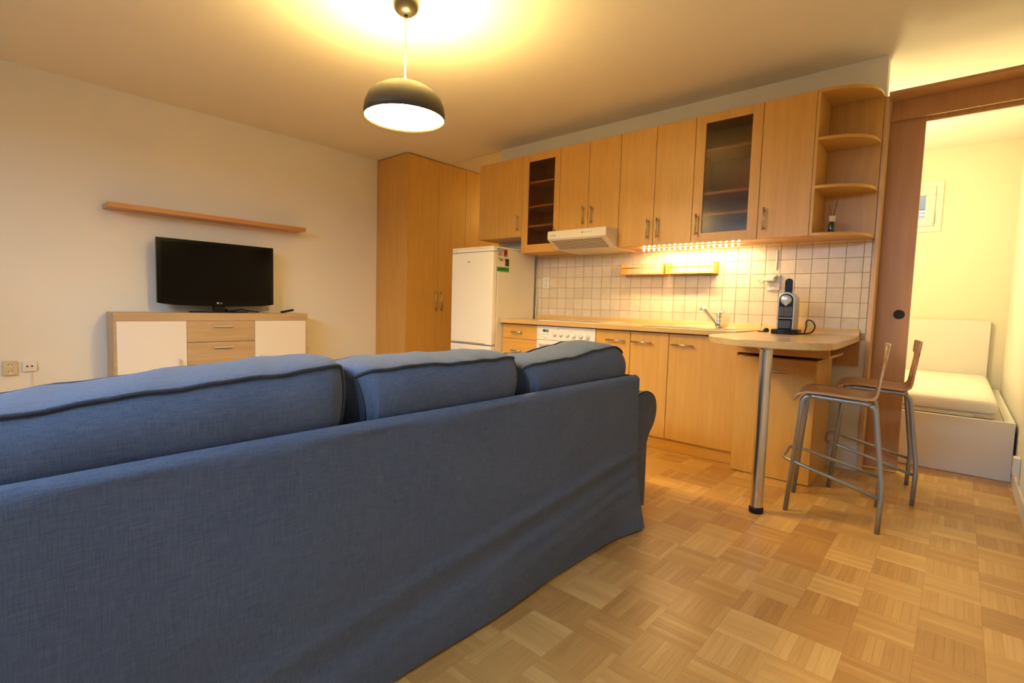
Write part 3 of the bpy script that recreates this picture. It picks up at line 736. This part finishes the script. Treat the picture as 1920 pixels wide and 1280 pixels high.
box('door_gasket', 'grey_plastic', t, fx0 + .01, fx1 - .01, -.640, -.6, .6405, .6515)
box('grip_strip', 'silver_paint', ud, fx0 + .02, fx1 - .08, yf - .003, yf - .0002, .655, .664, b=.001)
box('lettering_bar', 'print_grey', t, fx0 + .025, fx0 + .075, -.6512, -.6502, 1.520, 1.523)
for x in (fx0 + .06, fx1 - .06): G().lathe([(0, 0), (.02, 0), (.02, .03), (0, .03)], (x, -.52, 0), 12).build('foot', 'black_plastic', t)
for y, z in ((-.22, 1.455), (-.075, 1.445)): G().lathe([(0, .002), (.006, .001), (.008, 0), (0, 0)], (fx1 + .0002, y, z), 10, 'x').build('hole_cap', 'enamel', t)
# magnets on the fridge side
xm = fx1 + .0008
def magnet(label, mat, poly, extra=()):
    o = thing('fridge_magnet', (xm, sum(p[0] for p in poly) / len(poly), sum(p[1] for p in poly) / len(poly)), label, 'magnet', 'magnets on the fridge side')
    G().prism(poly, xm, xm + .0025, 'x').build('plate', mat, o)
    for nm, m2, p2 in extra: G().prism(p2, xm + .0027, xm + .0034, 'x').build(nm, m2, o)
def rc(y0, y1, z0, z1): return [(y0, z0), (y1, z0), (y1, z1), (y0, z1)]
magnet('grey shirt-shaped magnet at the top of the fridge side', 'sticker_grey',
       [(-.588, 1.472), (-.534, 1.470), (-.534, 1.512), (-.512, 1.508), (-.516, 1.528), (-.540, 1.538), (-.580, 1.540), (-.606, 1.530), (-.608, 1.508), (-.588, 1.512)], [('print_mark', 'sticker_red', rc(-.587, -.577, 1.473, 1.482))])
magnet('red upright rectangular magnet next to the shirt magnet', 'sticker_dark', rc(-.514, -.466, 1.466, 1.530), [('red_field', 'sticker_red', rc(-.509, -.471, 1.478, 1.526)), ('figure', 'sticker_dark', [(-.500, 1.492), (-.484, 1.492), (-.482, 1.506), (-.492, 1.514), (-.500, 1.504)]), ('caption_band', 'cork_cream', rc(-.506, -.474, 1.470, 1.476))])
magnet('tiny orange oval magnet leftmost under the shirt magnet', 'sticker_gold', [(-.580 + .009 * math.cos(a), 1.447 + .014 * math.sin(a)) for a in [2 * PI * k / 10 for k in range(10)]])
magnet('tiny olive square magnet in the middle of the small row', 'sticker_dark', rc(-.560, -.530, 1.425, 1.450), [('gold_field', 'sticker_gold', rc(-.555, -.535, 1.432, 1.446))])
magnet('tiny gold boot-shaped magnet rightmost of the small row', 'sticker_gold', [(-.520, 1.428), (-.498, 1.426), (-.500, 1.434), (-.508, 1.438), (-.509, 1.452), (-.517, 1.452)])
magnet('dark brown two-panel magnet right of the small row', 'sticker_dark', rc(-.492, -.441, 1.382, 1.448), [('divider', 'sticker_grey', rc(-.492, -.441, 1.412, 1.4135))])
magnet('wide green banner magnet lowest on the fridge side', 'sticker_green', rc(-.604, -.440, 1.328, 1.370), [('dark_band', 'sticker_dark_green', rc(-.592, -.455, 1.341, 1.357))])
tag(G().tube([(1.026, -.035, .90), (1.024, -.03, 1.0), (1.030, -.028, 1.08), (1.027, -.022, 1.14), (1.024, -.02, 1.19)], .004, 8).build('fridge_cable', 'cable_white'), 'white power cable hanging behind the fridge edge', 'cable')

def chaikin3(pts, n=2):
    pts = [Vector(p) for p in pts]
    for _ in range(n):
        out = [pts[0]]
        for a, b in zip(pts, pts[1:]): out += [a * .75 + b * .25, a * .25 + b * .75]
        pts = out + [pts[-1]]
    return pts
# ------------------------------------------------------------------ coffee machine (local frame, turned a little to the camera)
t = thing('coffee_machine', (3.345, -.265, .889), 'silver and black capsule coffee machine on the bar', 'coffee machine')
t.rotation_euler.z = math.radians(6)
s_local[0] = True
def stad(wx, y0, y1, n=8):                                     # rounded top-view outline
    r = wx / 2
    return [(r * math.cos(a), y1 - r + r * math.sin(a)) for a in [PI * k / n for k in range(n + 1)]] + [(r * math.cos(a), y0 + r * .55 + r * .55 * math.sin(a)) for a in [PI + PI * k / n for k in range(n + 1)]]
G().prism(stad(.158, -.165, .115), .0005, .030, 'z', b=.003, seg=2).build('drip_base', 'black_plastic', t)
# side-arched body: front outline with round top, extruded backwards
def arch(wd, z0, z1, n=14): return [(-wd / 2, z0), (wd / 2, z0)] + [(wd / 2 * math.cos(a), z1 - wd * .5 + wd * .5 * math.sin(a)) for a in [PI * k / n for k in range(n + 1)]]
G().prism(arch(.098, .0305, .268), -.125, .110, 'y', b=.003, seg=2).build('shell', 'silver_paint', t)
G().prism(arch(.080, .0305, .258), -.1285, -.1255, 'y').build('front_frame', 'black_plastic', t)
G().box(-.036, .036, -.130, -.1288, .112, .175).build('cup_recess', 'black_plastic', t)
g = G()
for k in range(9): g.box(-.032 + k * .008 - .0012, -.032 + k * .008 + .0012, -.1335, -.1302, .114, .174)
g.build('recess_ribs', 'grey_plastic', t)
G().lathe([(0, -.012), (.026, -.012), (.031, -.009), (.031, 0), (0, 0)], (0, -.1288, .218), 28, 'y').build('spout_cap', 'silver_paint', t)
G().prism([(-.024, .202), (0, .178), (.024, .202), (.012, .215), (-.012, .215)], -.140, -.1290, 'y', b=.002).build('spout_tip', 'silver_paint', t)
G().box(-.046, .042, -.150, -.1290, .096, .106, .003).build('cup_rest', 'chrome', t)
G().box(-.036, .036, -.142, -.1290, .034, .090, .004).build('drip_drawer', 'slate_plastic', t)
hd_ = G().prism([(-.022, .262), (.022, .262), (.022, .338)] + [(.022 * math.cos(a), .338 + .020 * math.sin(a)) for a in [PI * k / 8 for k in range(1, 8)]] + [(-.022, .338)], -.062, -.044, 'y', b=.003, seg=2).build('lever_handle', 'black_plastic', t)
G().box(.049, .055, .0, .10, .03, .20, .002).build('water_tank_edge', 'clear_glass', t)
s_local[0] = False
tag(G().tube(chaikin3([(3.418, -.13, .8935), (3.432, -.15, .93), (3.424, -.13, .975), (3.450, -.16, .984), (3.482, -.19, .968), (3.496, -.21, .935), (3.484, -.24, .900), (3.452, -.27, .8935), (3.428, -.285, .8935)]), .0042, 8).build('power_cord', 'black_plastic'), 'black power cord looping beside the coffee machine', 'cord')
t = thing('cord_plug', (3.175, -.20, .889), 'black plug lying on the bar left of the coffee machine', 'plug')
G().lathe([(0, .000), (.016, .001), (.019, .012), (.014, .026), (0, .030)], (3.20, -.20, .8892), 18).build('plug_head', 'black_plastic', t)
box('plug_base', 'black_plastic', t, 3.150, 3.184, -.222, -.18, .8892, .8960, b=.002)

# ------------------------------------------------------------------ bar stools (one built, one copied)
def stool(label):
    t = thing('bar_stool', (0, 0, 0), label, 'stool', 'bar stools at the bar')
    s_local[0] = True
    R_ = .0115
    hy = .165
    for s in (-1, 1):
        y = s * hy
        fr = bend([(-.195, y * .98, .0), (-.150, y * .93, .612), (.150, y * .97, .598), (.200, y * 1.20, .20), (.194, y * 1.24, .0)], .045, 6)
        # split the bent tube of each side: front leg, seat rail, rear leg
        n = len(fr); i1 = next(i for i, p in enumerate(fr) if p.x > -.125); i2 = next(i for i, p in enumerate(fr) if p.x > .128)
        G().tube(fr[:i1 + 1], R_, 12).build('leg', 'tube_paint', t)
        G().tube(fr[i1:i2 + 1], R_, 12).build('seat_rail', 'tube_paint', t)
        G().tube(fr[i2:], R_, 12).build('leg', 'tube_paint', t)
    # U-shaped foot rest in front of the front legs
    fp = bend([(.197, -hy * 1.205, .165), (-.165, -hy * .99, .262), (-.225, -hy * .8, .270), (-.225, hy * .8, .270), (-.165, hy * .99, .262), (.197, hy * 1.205, .165)], .05, 6)
    G().tube(fp, .0085, 10).build('foot_rest', 'tube_paint', t)
    # plywood shell: seat with rolled front edge, bent up into a back with two slanting uprights and a top band
    rows = []; flags = []
    prof = [(-.186, .578, .168), (-.180, .598, .170), (-.165, .615, .172), (-.135, .624, .174), (-.06, .624, .176), (.04, .618, .174), (.11, .614, .168), (.138, .617, .160), (.156, .630, .148), (.163, .650, .136)]
    for x, z, hw in prof: rows.append((x, z, hw, .030))
    for z, hw, iw in ((.680, .128, .034), (.72, .118, .040), (.76, .112, .036), (.80, .112, .024), (.825, .122, .006), (.832, .165, .004), (.86, .172, .004), (.895, .174, .004), (.905, .168, .004)):
        rows.append((.163 + (z - .65) * .13, .65 + (z - .65) * .93, hw, iw))
    pts = []
    for x, z, hw, iw in rows:
        back = max(0, (z - .66) / .24)
        ys = [-hw, -(hw * .66 + iw * .34), -(hw * .33 + iw * .67), -iw, -iw * .33, iw * .33, iw, hw * .33 + iw * .67, hw * .66 + iw * .34, hw]
        pts.append([(x - .014 * min(back, 1) * (yy / .17) ** 2 * (1 if z > .64 else 0), yy, z - (.004 if z < .63 else 0) * (1 - (yy / .17) ** 2)) for yy in ys])
    hole = lambda i, j: 10 <= i <= 13 and 3 <= j <= 5
    G().grid(pts, .010, True, hole).build('shell', 'plywood', t)
    G().box(-.12, .12, -.150, .150, .596, .6035, .002).build('seat_support', 'plywood', t)
    for sx in (-.15,): pass
    s_local[0] = False
    return t
st = stool('plywood bar stool with grey tube legs nearest the camera')
st.location = (3.757, -.897, .0); st.rotation_euler.z = math.radians(6)
s2 = st.copy(); COL.objects.link(s2)
s2['label'] = 'plywood bar stool standing between the nearer stool and the sliding door'
for ch in list(st.children):
    c = ch.copy(); COL.objects.link(c); c.parent = s2
s2.location = (3.850, -.322, .0); s2.rotation_euler.z = math.radians(7)

# ------------------------------------------------------------------ wardrobe to the ceiling
t = thing('wardrobe', (-.67, .2, 0.0), 'tall beech wardrobe reaching the ceiling at the hall corner', 'wardrobe')
wx0, wx1, wy0, wy1 = XT + .001, -.386, -.566, 1.60
box('side_panel', 'beech', t, wx0, wx1, wy0, wy0 + .018, .004, 2.630, b=.001)
box('body', 'beech', t, wx0, wx1 - .020, wy0 + .0185, wy1, .004, 2.628)
box('plinth', 'beech_y', t, wx1 - .0195, wx1 - .012, wy0 + .0185, wy1, .004, .07)
ys = [wy0 + .0185, -.118, .300, .722, 1.150, wy1]
for k, (a, b) in enumerate(zip(ys, ys[1:])):
    d = box('door', 'beech', t, wx1 - .0190, wx1, a + .0015, b - .0015, .072, 2.628, b=.001)
    yh = b - .042 if k % 2 == 0 else a + .046
    g = G().tube([(wx1 + .028, yh, .928), (wx1 + .028, yh, 1.158)], .006, 10)
    for z in (.95, 1.136): g.tube([(wx1 + .0002, yh, z), (wx1 + .028, yh, z)], .0045, 8)
    g.build('handle', 'brushed_nickel', d)

# ------------------------------------------------------------------ sideboard, television, shelf, remote
sx0, sx1, sy0, sy1, sz = XT + .03, -.682, -3.09, -1.54, .881
t = thing('sideboard', (-.81, -2.31, 0.0), 'oak-look sideboard with white doors and three drawers under the television', 'sideboard')
box('top_board', 'sonoma', t, sx0, sx1 + .002, sy0, sy1, .814, sz, b=.001)
box('side_panel', 'sonoma', t, sx0, sx1, sy0, sy0 + .018, .03, .8135); box('side_panel', 'sonoma', t, sx0, sx1, sy1 - .018, sy1, .03, .8135)
box('body', 'sonoma', t, sx0, sx1 - .019, sy0 + .0185, sy1 - .0185, .03, .8135)
dd = box('door', 'laminate_white', t, sx1 - .0185, sx1, sy0 + .0190, -2.597, .06, .8120, b=.001)
G().box(sx1 + .0002, sx1 + .022, -2.654, -2.642, .37, .495, .003).build('handle', 'aluminium', dd)
dd = box('door', 'laminate_white', t, sx1 - .0185, sx1, -2.043, sy1 - .0190, .06, .8120, b=.001)
G().box(sx1 + .0002, sx1 + .022, -1.995, -1.983, .37, .495, .003).build('handle', 'aluminium', dd)
for a, b in ((.630, .812), (.436, .626), (.250, .432), (.06, .246)):
    dd = box('drawer', 'sonoma', t, sx1 - .0185, sx1, -2.594, -2.046, a, b, b=.001)
    z = b - .047
    G().box(sx1 + .010, sx1 + .022, -2.392, -2.236, z - .006, z + .006, .003).box(sx1 + .0002, sx1 + .010, -2.385, -2.375, z - .004, z + .004).box(sx1 + .0002, sx1 + .010, -2.253, -2.243, z - .004, z + .004).build('handle', 'aluminium', dd)
# television
t = thing('television', (-.81, -2.297, sz), 'black flat-screen television standing on the sideboard', 'television')
ty0, ty1, tz0, tz1, tx = -2.772, -1.822, .942, 1.503, -.800
poly = [(ty0, .962), (ty0 + .03, .954), (ty0 + .12, .944), (-2.297, .938), (ty1 - .12, .944), (ty1 - .03, .954), (ty1, .962), (ty1, tz1), (ty0, tz1)]
G().prism(poly, tx - .035, tx, 'x', b=.003, seg=2).build('casing', 'tv_black', t)
box('back_bulge', 'black_plastic', t, tx - .075, tx - .0355, -2.65, -1.95, 1.02, 1.42, b=.015, seg=2)
box('screen', 'screen', t, tx + .0003, tx + .0018, ty0 + .032, ty1 - .032, tz0 + .055, tz1 - .030)
G().box(tx - .045, tx - .012, -2.345, -2.250, sz + .010, .95, .004).build('neck', 'black_plastic', t)
def ell(cx, cy, rx, ry, n=36): return [(cx + rx * math.cos(2 * PI * k / n), cy + ry * math.sin(2 * PI * k / n)) for k in range(n)]
G().prism(ell(-.812, -2.297, .105, .245), sz + .0005, sz + .0105, 'z', b=.004, seg=2).build('stand_base', 'black_plastic', t)
lg = G().lathe([(0, .0006), (.0085, .0006), (.0085, 0), (0, 0)], (tx + .0004, -2.315, .965), 18, 'x').build('logo_disc', 'aluminium', t)
text('logo_letters', 'LG', .020, 'aluminium', t, (tx + .0006, -2.289, .965), ROT_PX, .0003)
# cable and plug behind the stand
t = thing('television_cable', (-.90, -2.1, sz), 'black cable with plug lying behind the television stand', 'cable')
G().tube([(-.905, -2.20, sz + .012), (-.90, -2.14, sz + .016), (-.91, -2.08, sz + .030), (-.905, -2.03, sz + .018), (-.895, -1.97, sz + .010), (-.89, -1.92, sz + .006)], .005, 8).build('cable', 'black_plastic', t)
G().lathe([(0, 0), (.013, .001), (.016, .012), (.012, .028), (0, .030)], (-.905, -2.21, sz + .0005), 14).build('plug', 'black_plastic', t)
t = thing('remote_control', (-.76, -1.70, sz), 'black remote control lying at the right end of the sideboard', 'remote')
rm = Matrix.Rotation(math.radians(20), 3, 'Z') @ Matrix.Rotation(math.radians(9), 3, 'X')
G().box(-.785, -.745, -1.775, -1.635, sz + .0125, sz + .0305, .004, rot=rm).build('body', 'black_plastic', t)
g = G()
for i in range(5):
    for j in range(3):
        v = rm @ Vector(((j - 1) * .011, -.05 + i * .018, .0100)); g.box(-.765 + v.x - .003, -.765 + v.x + .003, -1.705 + v.y - .003, -1.705 + v.y + .003, sz + .0215 + v.z - .001, sz + .0215 + v.z + .001, rot=rm)
g.build('buttons', 'grey_plastic', t)
# wall shelf
tag(box('wall_shelf', 'shelf_wood', None, XT + .0005, XT + .210, -3.088, -1.520, 1.694, 1.730, b=.001), 'long reddish wooden floating shelf on the wall above the television', 'shelf')

# ------------------------------------------------------------------ pendant lamp
LX, LY, LZ = 1.868, -2.262, 2.012
t = thing('pendant_lamp', (LX, LY, ZC), 'dark dome pendant lamp glowing under the ceiling', 'lamp')
G().lathe([(0, 2.553), (.018, 2.553), (.040, 2.558), (.060, 2.575), (.070, 2.600), (.072, ZC - .0005), (0, ZC - .0005)], (LX, LY, 0), 36).build('ceiling_canopy', 'canopy_black', t)
G().lathe([(0, 2.530), (.009, 2.530), (.010, 2.534), (.010, 2.552), (0, 2.552)], (LX, LY, 0), 16).build('cord_grip', 'lamp_shade', t)
G().tube([(LX, LY, 2.5295), (LX, LY, LZ + .1845)], .0032, 8).build('cord', 'cable_white', t)
prof = [(.055, .176), (.085, .174), (.125, .163), (.165, .140), (.195, .106), (.211, .066), (.2155, .030), (.2155, .0), (.2125, .0), (.2125, .030), (.208, .065), (.192, .104), (.163, .137), (.124, .160), (.085, .171), (.055, .173), (.055, .176)]
G().lathe([(r, LZ + h) for r, h in prof], (LX, LY, 0), 64).build('shade', 'lamp_shade', t)
G().lathe([(0, LZ + .003), (.12, LZ + .0035), (.19, LZ + .006), (.210, LZ + .010), (.19, LZ + .012), (0, LZ + .012)], (LX, LY, 0), 64).build('diffuser', 'lamp_glow', t)
G().lathe([(0, LZ + .184), (.010, LZ + .184), (.012, LZ + .180), (.012, LZ + .170), (0, LZ + .168)], (LX, LY, 0), 20).build('bulb_holder', 'lamp_shade', t)
for k in range(3):
    a = 2 * PI * k / 3 + .5
    G().tube([(LX + .011 * math.cos(a), LY + .011 * math.sin(a), LZ + .176), (LX + .060 * math.cos(a), LY + .060 * math.sin(a), LZ + .174)], .002, 6).build('shade_arm', 'lamp_shade', t)
point('pendant_bulb', (LX, LY, LZ + .140), 230, WARM, .050)

# ------------------------------------------------------------------ bed and mattress
t = thing('bed', (3.7, 1.45, 0.0), 'white box bed frame with high headboard in the sleeping niche', 'bed')
bx0, bx1, by0, by1 = 2.92, 4.500, .452, 2.448
box('footboard', 'bed_white', t, bx0, bx1, by0, by0 + .03, .002, .376, b=.002)
for a in (bx0, bx1 - .05): box('side_rail', 'bed_white', t, a, a + .05, by0 + .0305, by1, .02, .376, b=.002)
box('headboard', 'bed_white', t, bx0, 4.410, by1 + .0005, by1 + .035, .002, 1.002, b=.002)
box('slatted_base', 'strap_cream', t, bx0 + .0505, bx1 - .0505, by0 + .0505, by1 - .01, .30, .372, b=.002)
def cushion(x0, x1, y0, y1, z0, z1, r, n=14, puff=(0, 0, 0), wob=0.0, seed=0):
    """rounded soft box: returns grid-projected vertices as a G"""
    rnd = random.Random(seed); ph = [rnd.uniform(0, 6.28) for _ in range(8)]
    bm = bmesh.new(); bmesh.ops.create_cube(bm, size=2.0)
    bmesh.ops.subdivide_edges(bm, edges=bm.edges[:], cuts=n, use_grid_fill=True)
    hx, hy, hz = (x1 - x0) / 2, (y1 - y0) / 2, (z1 - z0) / 2
    for v in bm.verts:
        def comp(c, h):                                        # denser towards the edges
            return math.copysign(1 - (1 - abs(c)) ** 1.5, c) * h
        p = Vector((comp(v.co.x, hx), comp(v.co.y, hy), comp(v.co.z, hz)))
        q = Vector((max(-hx + r, min(hx - r, p.x)), max(-hy + r, min(hy - r, p.y)), max(-hz + r, min(hz - r, p.z))))
        dv = p - q
        if dv.length > 1e-9: p = q + dv.normalized() * min(dv.length, r) if dv.length > r else p
        u, w_, s_ = p.x / hx, p.y / hy, p.z / hz
        p.x += math.copysign(puff[0], u) * abs(u) ** 3 * (1 - w_ ** 2) * (1 - s_ ** 2)
        p.y += math.copysign(puff[1], w_) * abs(w_) ** 3 * (1 - u ** 2) * (1 - s_ ** 2)
        p.z += math.copysign(puff[2], s_) * abs(s_) ** 3 * (1 - u ** 2) * (1 - w_ ** 2)
        if wob:
            p += Vector((math.sin(9 * p.y + ph[0]) * math.sin(7 * p.z + ph[1]), .4 * math.sin(8 * p.z + ph[2]), .8 * math.sin(11 * p.y + ph[3]) + .5 * math.sin(23 * p.y + 6 * p.x + ph[4]))) * wob
        v.co = p + Vector(((x0 + x1) / 2, (y0 + y1) / 2, (z0 + z1) / 2))
    for f in bm.faces: f.smooth = True
    g_ = G(); g_._merge(bm); return g_
t = thing('mattress', (3.68, 1.45, .3725), 'white mattress lying on the bed frame', 'mattress')
cushion(2.985, 4.420, .500, 2.435, .395, .500, .045, 12, (0, 0, .006)).build('cover', 'linen', t, True)
G().box(3.0, 4.405, .515, 2.42, .3730, .4045, .01, 2).build('bottom_band', 'strap_cream', t)
G().box(3.80, 4.30, .5085, .5145, .376, .392, .002).build('zip_strip', 'linen', t)

# ------------------------------------------------------------------ sofa seen from behind
SOFA = thing('sofa', (2.65, -2.92, 0.0), 'long blue fabric sofa with rolled arms seen from behind', 'sofa')
YS0, YS1, XS = -3.97, -1.885, 3.138
def back_pt(y, z):
    """rear cover surface: draped cloth with slanting folds and a flared hem"""
    x = XS - .004
    s = (YS1 - y)                                               # distance from the right corner
    # slanting folds pulled from the right edge down to the left
    for z0_, sl, wd, am in ((.385, .105, .016, .0125), (.335, .125, .018, -.006), (.300, .13, .022, .010), (.235, .125, .028, .011), (.16, .11, .04, .009)):
        zc = z0_ - sl * s; k = math.exp(-((z - zc) / (wd * (1 + .5 * s))) ** 2) * math.exp(-(s / 1.5) ** 2) * min(1, s / .08 + .25)
        x += am * k
    x += .003 * math.sin(3.1 * y + 2) * math.sin(4 * z) + .002 * math.sin(13 * y + 5 * z)
    low = max(0, (.36 - z) / .36)
    x += .010 * low ** 1.5 * (1 + .6 * math.sin(6.5 * y + 1)) - .018 * low
    # flap at the corner
    x += .035 * low ** 1.3 * math.exp(-(s / .10) ** 2)
    return x
ny, nz = 90, 46
yl = [YS0 + (YS1 - YS0) * k / ny for k in range(ny + 1)]
zl = [.012 + (.700 - .012) * k / nz for k in range(nz + 1)]
rows = []
for z in zl:
    low = max(0, (.36 - z) / .36)
    rows.append([(back_pt(y, z), y + (.055 * low ** 1.6 * max(0, 1 - (YS1 - y) / .12)), z) for y in yl])
for a in [PI / 2 * k / 6 for k in range(1, 7)]:                  # rounded top of the back
    rows.append([(XS - .004 - .028 * (1 - math.cos(a)) + .002 * math.sin(13 * y) * (1 - a / 1.57), y, .700 + .026 * math.sin(a) + .0015 * math.sin(5 * y)) for y in yl])
rows.append([(XS - .036, y, .724 + .0015 * math.sin(5 * y)) for y in yl])
rows.append([(XS - .040, y, .700) for y in yl]); rows.append([(XS - .15, y, .45) for y in yl])
bk = G().grid(rows, 0, True)
bk.build('back_cover', 'sofa_fabric', SOFA)
# right end of the back (between cover and arm)
rows = []
for z in zl + [.712, .722]:
    low = max(0, (.36 - z) / .36); ye = YS1 + .055 * low ** 1.6
    xa = back_pt(YS1, min(z, .700)) - (0 if z <= .70 else (.006 if z < .72 else .016))
    rows.append([(xa, ye, z), (xa - .012, ye + .010, z), (xa - .05, ye + .008, z), (XS - .14, YS1 + .004, z)])
G().grid(rows, 0, True).build('back_end', 'sofa_fabric', SOFA)
G().prism([(XS - .03, .06), (XS - .03, .69), (XS - .038, .69), (XS - .145, .45), (XS - .145, .06)], YS0, YS1 - .01, 'y').build('back_frame', 'sofa_fabric', SOFA)
# rolled arms: scroll profile swept along x
def arm(yi, sgn, name):
    base_ = [(.0, .0), (.300, .012), (.302, .20), (.300, .352), (.303, .372)]
    scroll = [(.322, .395), (.362, .430), (.386, .478), (.388, .525), (.368, .568), (.325, .598), (.262, .612), (.20, .606), (.13, .588), (.05, .570), (.0, .560)]
    prof_ = [(yi + sgn * a, b) for a, b in base_[1:] + chaikin(scroll, 2)] + [(yi, .03)]
    g_ = G()
    poly_ = prof_ if sgn > 0 else prof_[::-1]
    g_.prism(poly_, 2.16, 3.042, 'x', b=.012, seg=3)
    o_ = g_.build(name, 'sofa_fabric', SOFA, True)
    pp_ = [(3.036, a, b) for a, b in prof_[2:-1]]
    G().tube(pp_, .0045, 6).build('arm_piping', 'piping_fabric', o_)
arm(YS1 - .005, 1, 'arm'); arm(YS0 + .005, -1, 'arm')
G().box(2.14, XS - .151, YS0 + .006, YS1 - .006, .03, .30, .01, 2).build('seat_base', 'sofa_fabric', SOFA)
SEATS = ['left', 'middle', 'right']
yc = [YS0 + .01, -3.290, -2.600, YS1 - .002]
for k in range(3):
    o = thing('seat_cushion', (2.5, (yc[k] + yc[k + 1]) / 2, .30), 'blue flat seat cushion on the %s third of the sofa' % SEATS[k], 'cushion', 'seat cushions of the sofa')
    cushion(2.13, XS - .155, yc[k] + .006, yc[k + 1] - .006, .302, .455, .05, 10, (0, 0, .012)).build('cover', 'sofa_fabric', o, True)
# loose back cushions
CL = ['blue fabric back cushion at the left end, cropped by the picture edge', 'blue fabric back cushion in the middle of the sofa', 'blue fabric back cushion at the right end of the sofa']
CY = [(-4.02, -3.303), (-3.262, -2.643), (-2.602, -1.885)]
for k in range(3):
    y0, y1 = CY[k]
    o = thing('back_cushion', (2.95, (y0 + y1) / 2, .47), CL[k], 'cushion', 'back cushions of the sofa')
    rnd = random.Random(k + 3)
    tilt = [.02, .0, -.02][k]
    NU, NV = 40, 22
    # closed loft: cross-section in (x, z) swept along y, drawn in at both ends
    sec = chaikin([(2.985, .470), (3.040, .60), (3.088, .715), (3.092, .790), (3.066, .846), (3.040, .864), (2.98, .874), (2.90, .876), (2.845, .868), (2.815, .850), (2.79, .78), (2.77, .64), (2.78, .49), (2.86, .462), (2.985, .470)], 2)
    cxm, czm = 2.94, .67
    rows = []; pipe_b = []; pipe_f = []
    ph = [rnd.uniform(0, 6.28) for _ in range(6)]
    iB = min(range(len(sec)), key=lambda i: (sec[i][0] - 3.056) ** 2 + (sec[i][1] - .857) ** 2)
    iF = min(range(len(sec)), key=lambda i: (sec[i][0] - 2.822) ** 2 + (sec[i][1] - .857) ** 2)
    for j in range(NU + 1):
        u = -1 + 2 * j / NU; u = math.copysign(1 - (1 - abs(u)) ** 1.6, u)
        e = (1 - abs(u) ** 7) ** .5 if abs(u) < 1 else 0
        ky = .80 + .20 * e
        y = (y0 + y1) / 2 + u * (y1 - y0) / 2
        row = []
        for i, (sx, sz_) in enumerate(sec):
            px_, pz_ = cxm + (sx - cxm) * (ky if abs(u) < 1 else .80), czm + (sz_ - czm) * (.90 + .10 * e)
            top = max(0, (sz_ - .70) / .17)
            crease = (.0035 * math.sin(11 * y + 3 * sx + ph[0]) + .0018 * math.sin(31 * y + 19 * sx + ph[1]) + .0012 * math.sin(63 * y + 25 * sx + ph[2])) * top
            pz_ += crease + .010 * top * math.sin(5 * y + ph[3]) + (0 if k < 2 else -.016 * math.exp(-((y + 2.30) / .13) ** 2) + .016 * math.exp(-((y + 1.99) / .09) ** 2)) * top + (.036, .0, .004)[k] * top * u + (-.006, .0, -.024)[k] * top - .008 * top * u * u
            px_ += .008 * math.sin(6 * y + ph[4]) * top + .002 * math.sin(21 * y + 11 * sz_ + ph[5]) * (1 - .4 * top)
            row.append((px_, y - u * .02 * (1 - top) * (abs(u) > .9), pz_))
        rows.append(row)
        for (ii, lst, ox) in ((iB, pipe_b, .004), (iF, pipe_f, -.004)): lst.append(Vector(row[ii]) + Vector((ox, 0, .003)))
    g = G().grid(rows, 0, True)
    for e_, rw in ((0, rows[0]), (1, rows[-1])):                # bulging ends
        c = Vector((sum(p[0] for p in rw) / len(rw), rw[0][1] + (-.012 if e_ == 0 else .012), sum(p[2] for p in rw) / len(rw)))
        mid = [tuple(Vector(p).lerp(c, .5) + Vector((0, (-.008 if e_ == 0 else .008), 0))) for p in rw]
        g.grid([rw, mid, [tuple(c)] * len(rw)], 0, True)
    bmesh.ops.remove_doubles(g.bm, verts=g.bm.verts[:], dist=.0004)
    bmesh.ops.recalc_face_normals(g.bm, faces=g.bm.faces[:])
    cv = g.build('cover', 'sofa_fabric', o, True)
    # piping along the rear top seam, down both end seams
    def endseam(rw, sg):
        out = []
        for i in range(iB, -1, -1): out.append(Vector(rw[i]) + Vector((.002, sg * .003, 0)))
        return out
    path = list(reversed(endseam(rows[0], -1))) + pipe_b + endseam(rows[-1], 1)
    G().tube(path, .0048, 6).build('piping', 'piping_fabric', o)
    G().tube(pipe_f, .0048, 6).build('piping', 'piping_fabric', o)
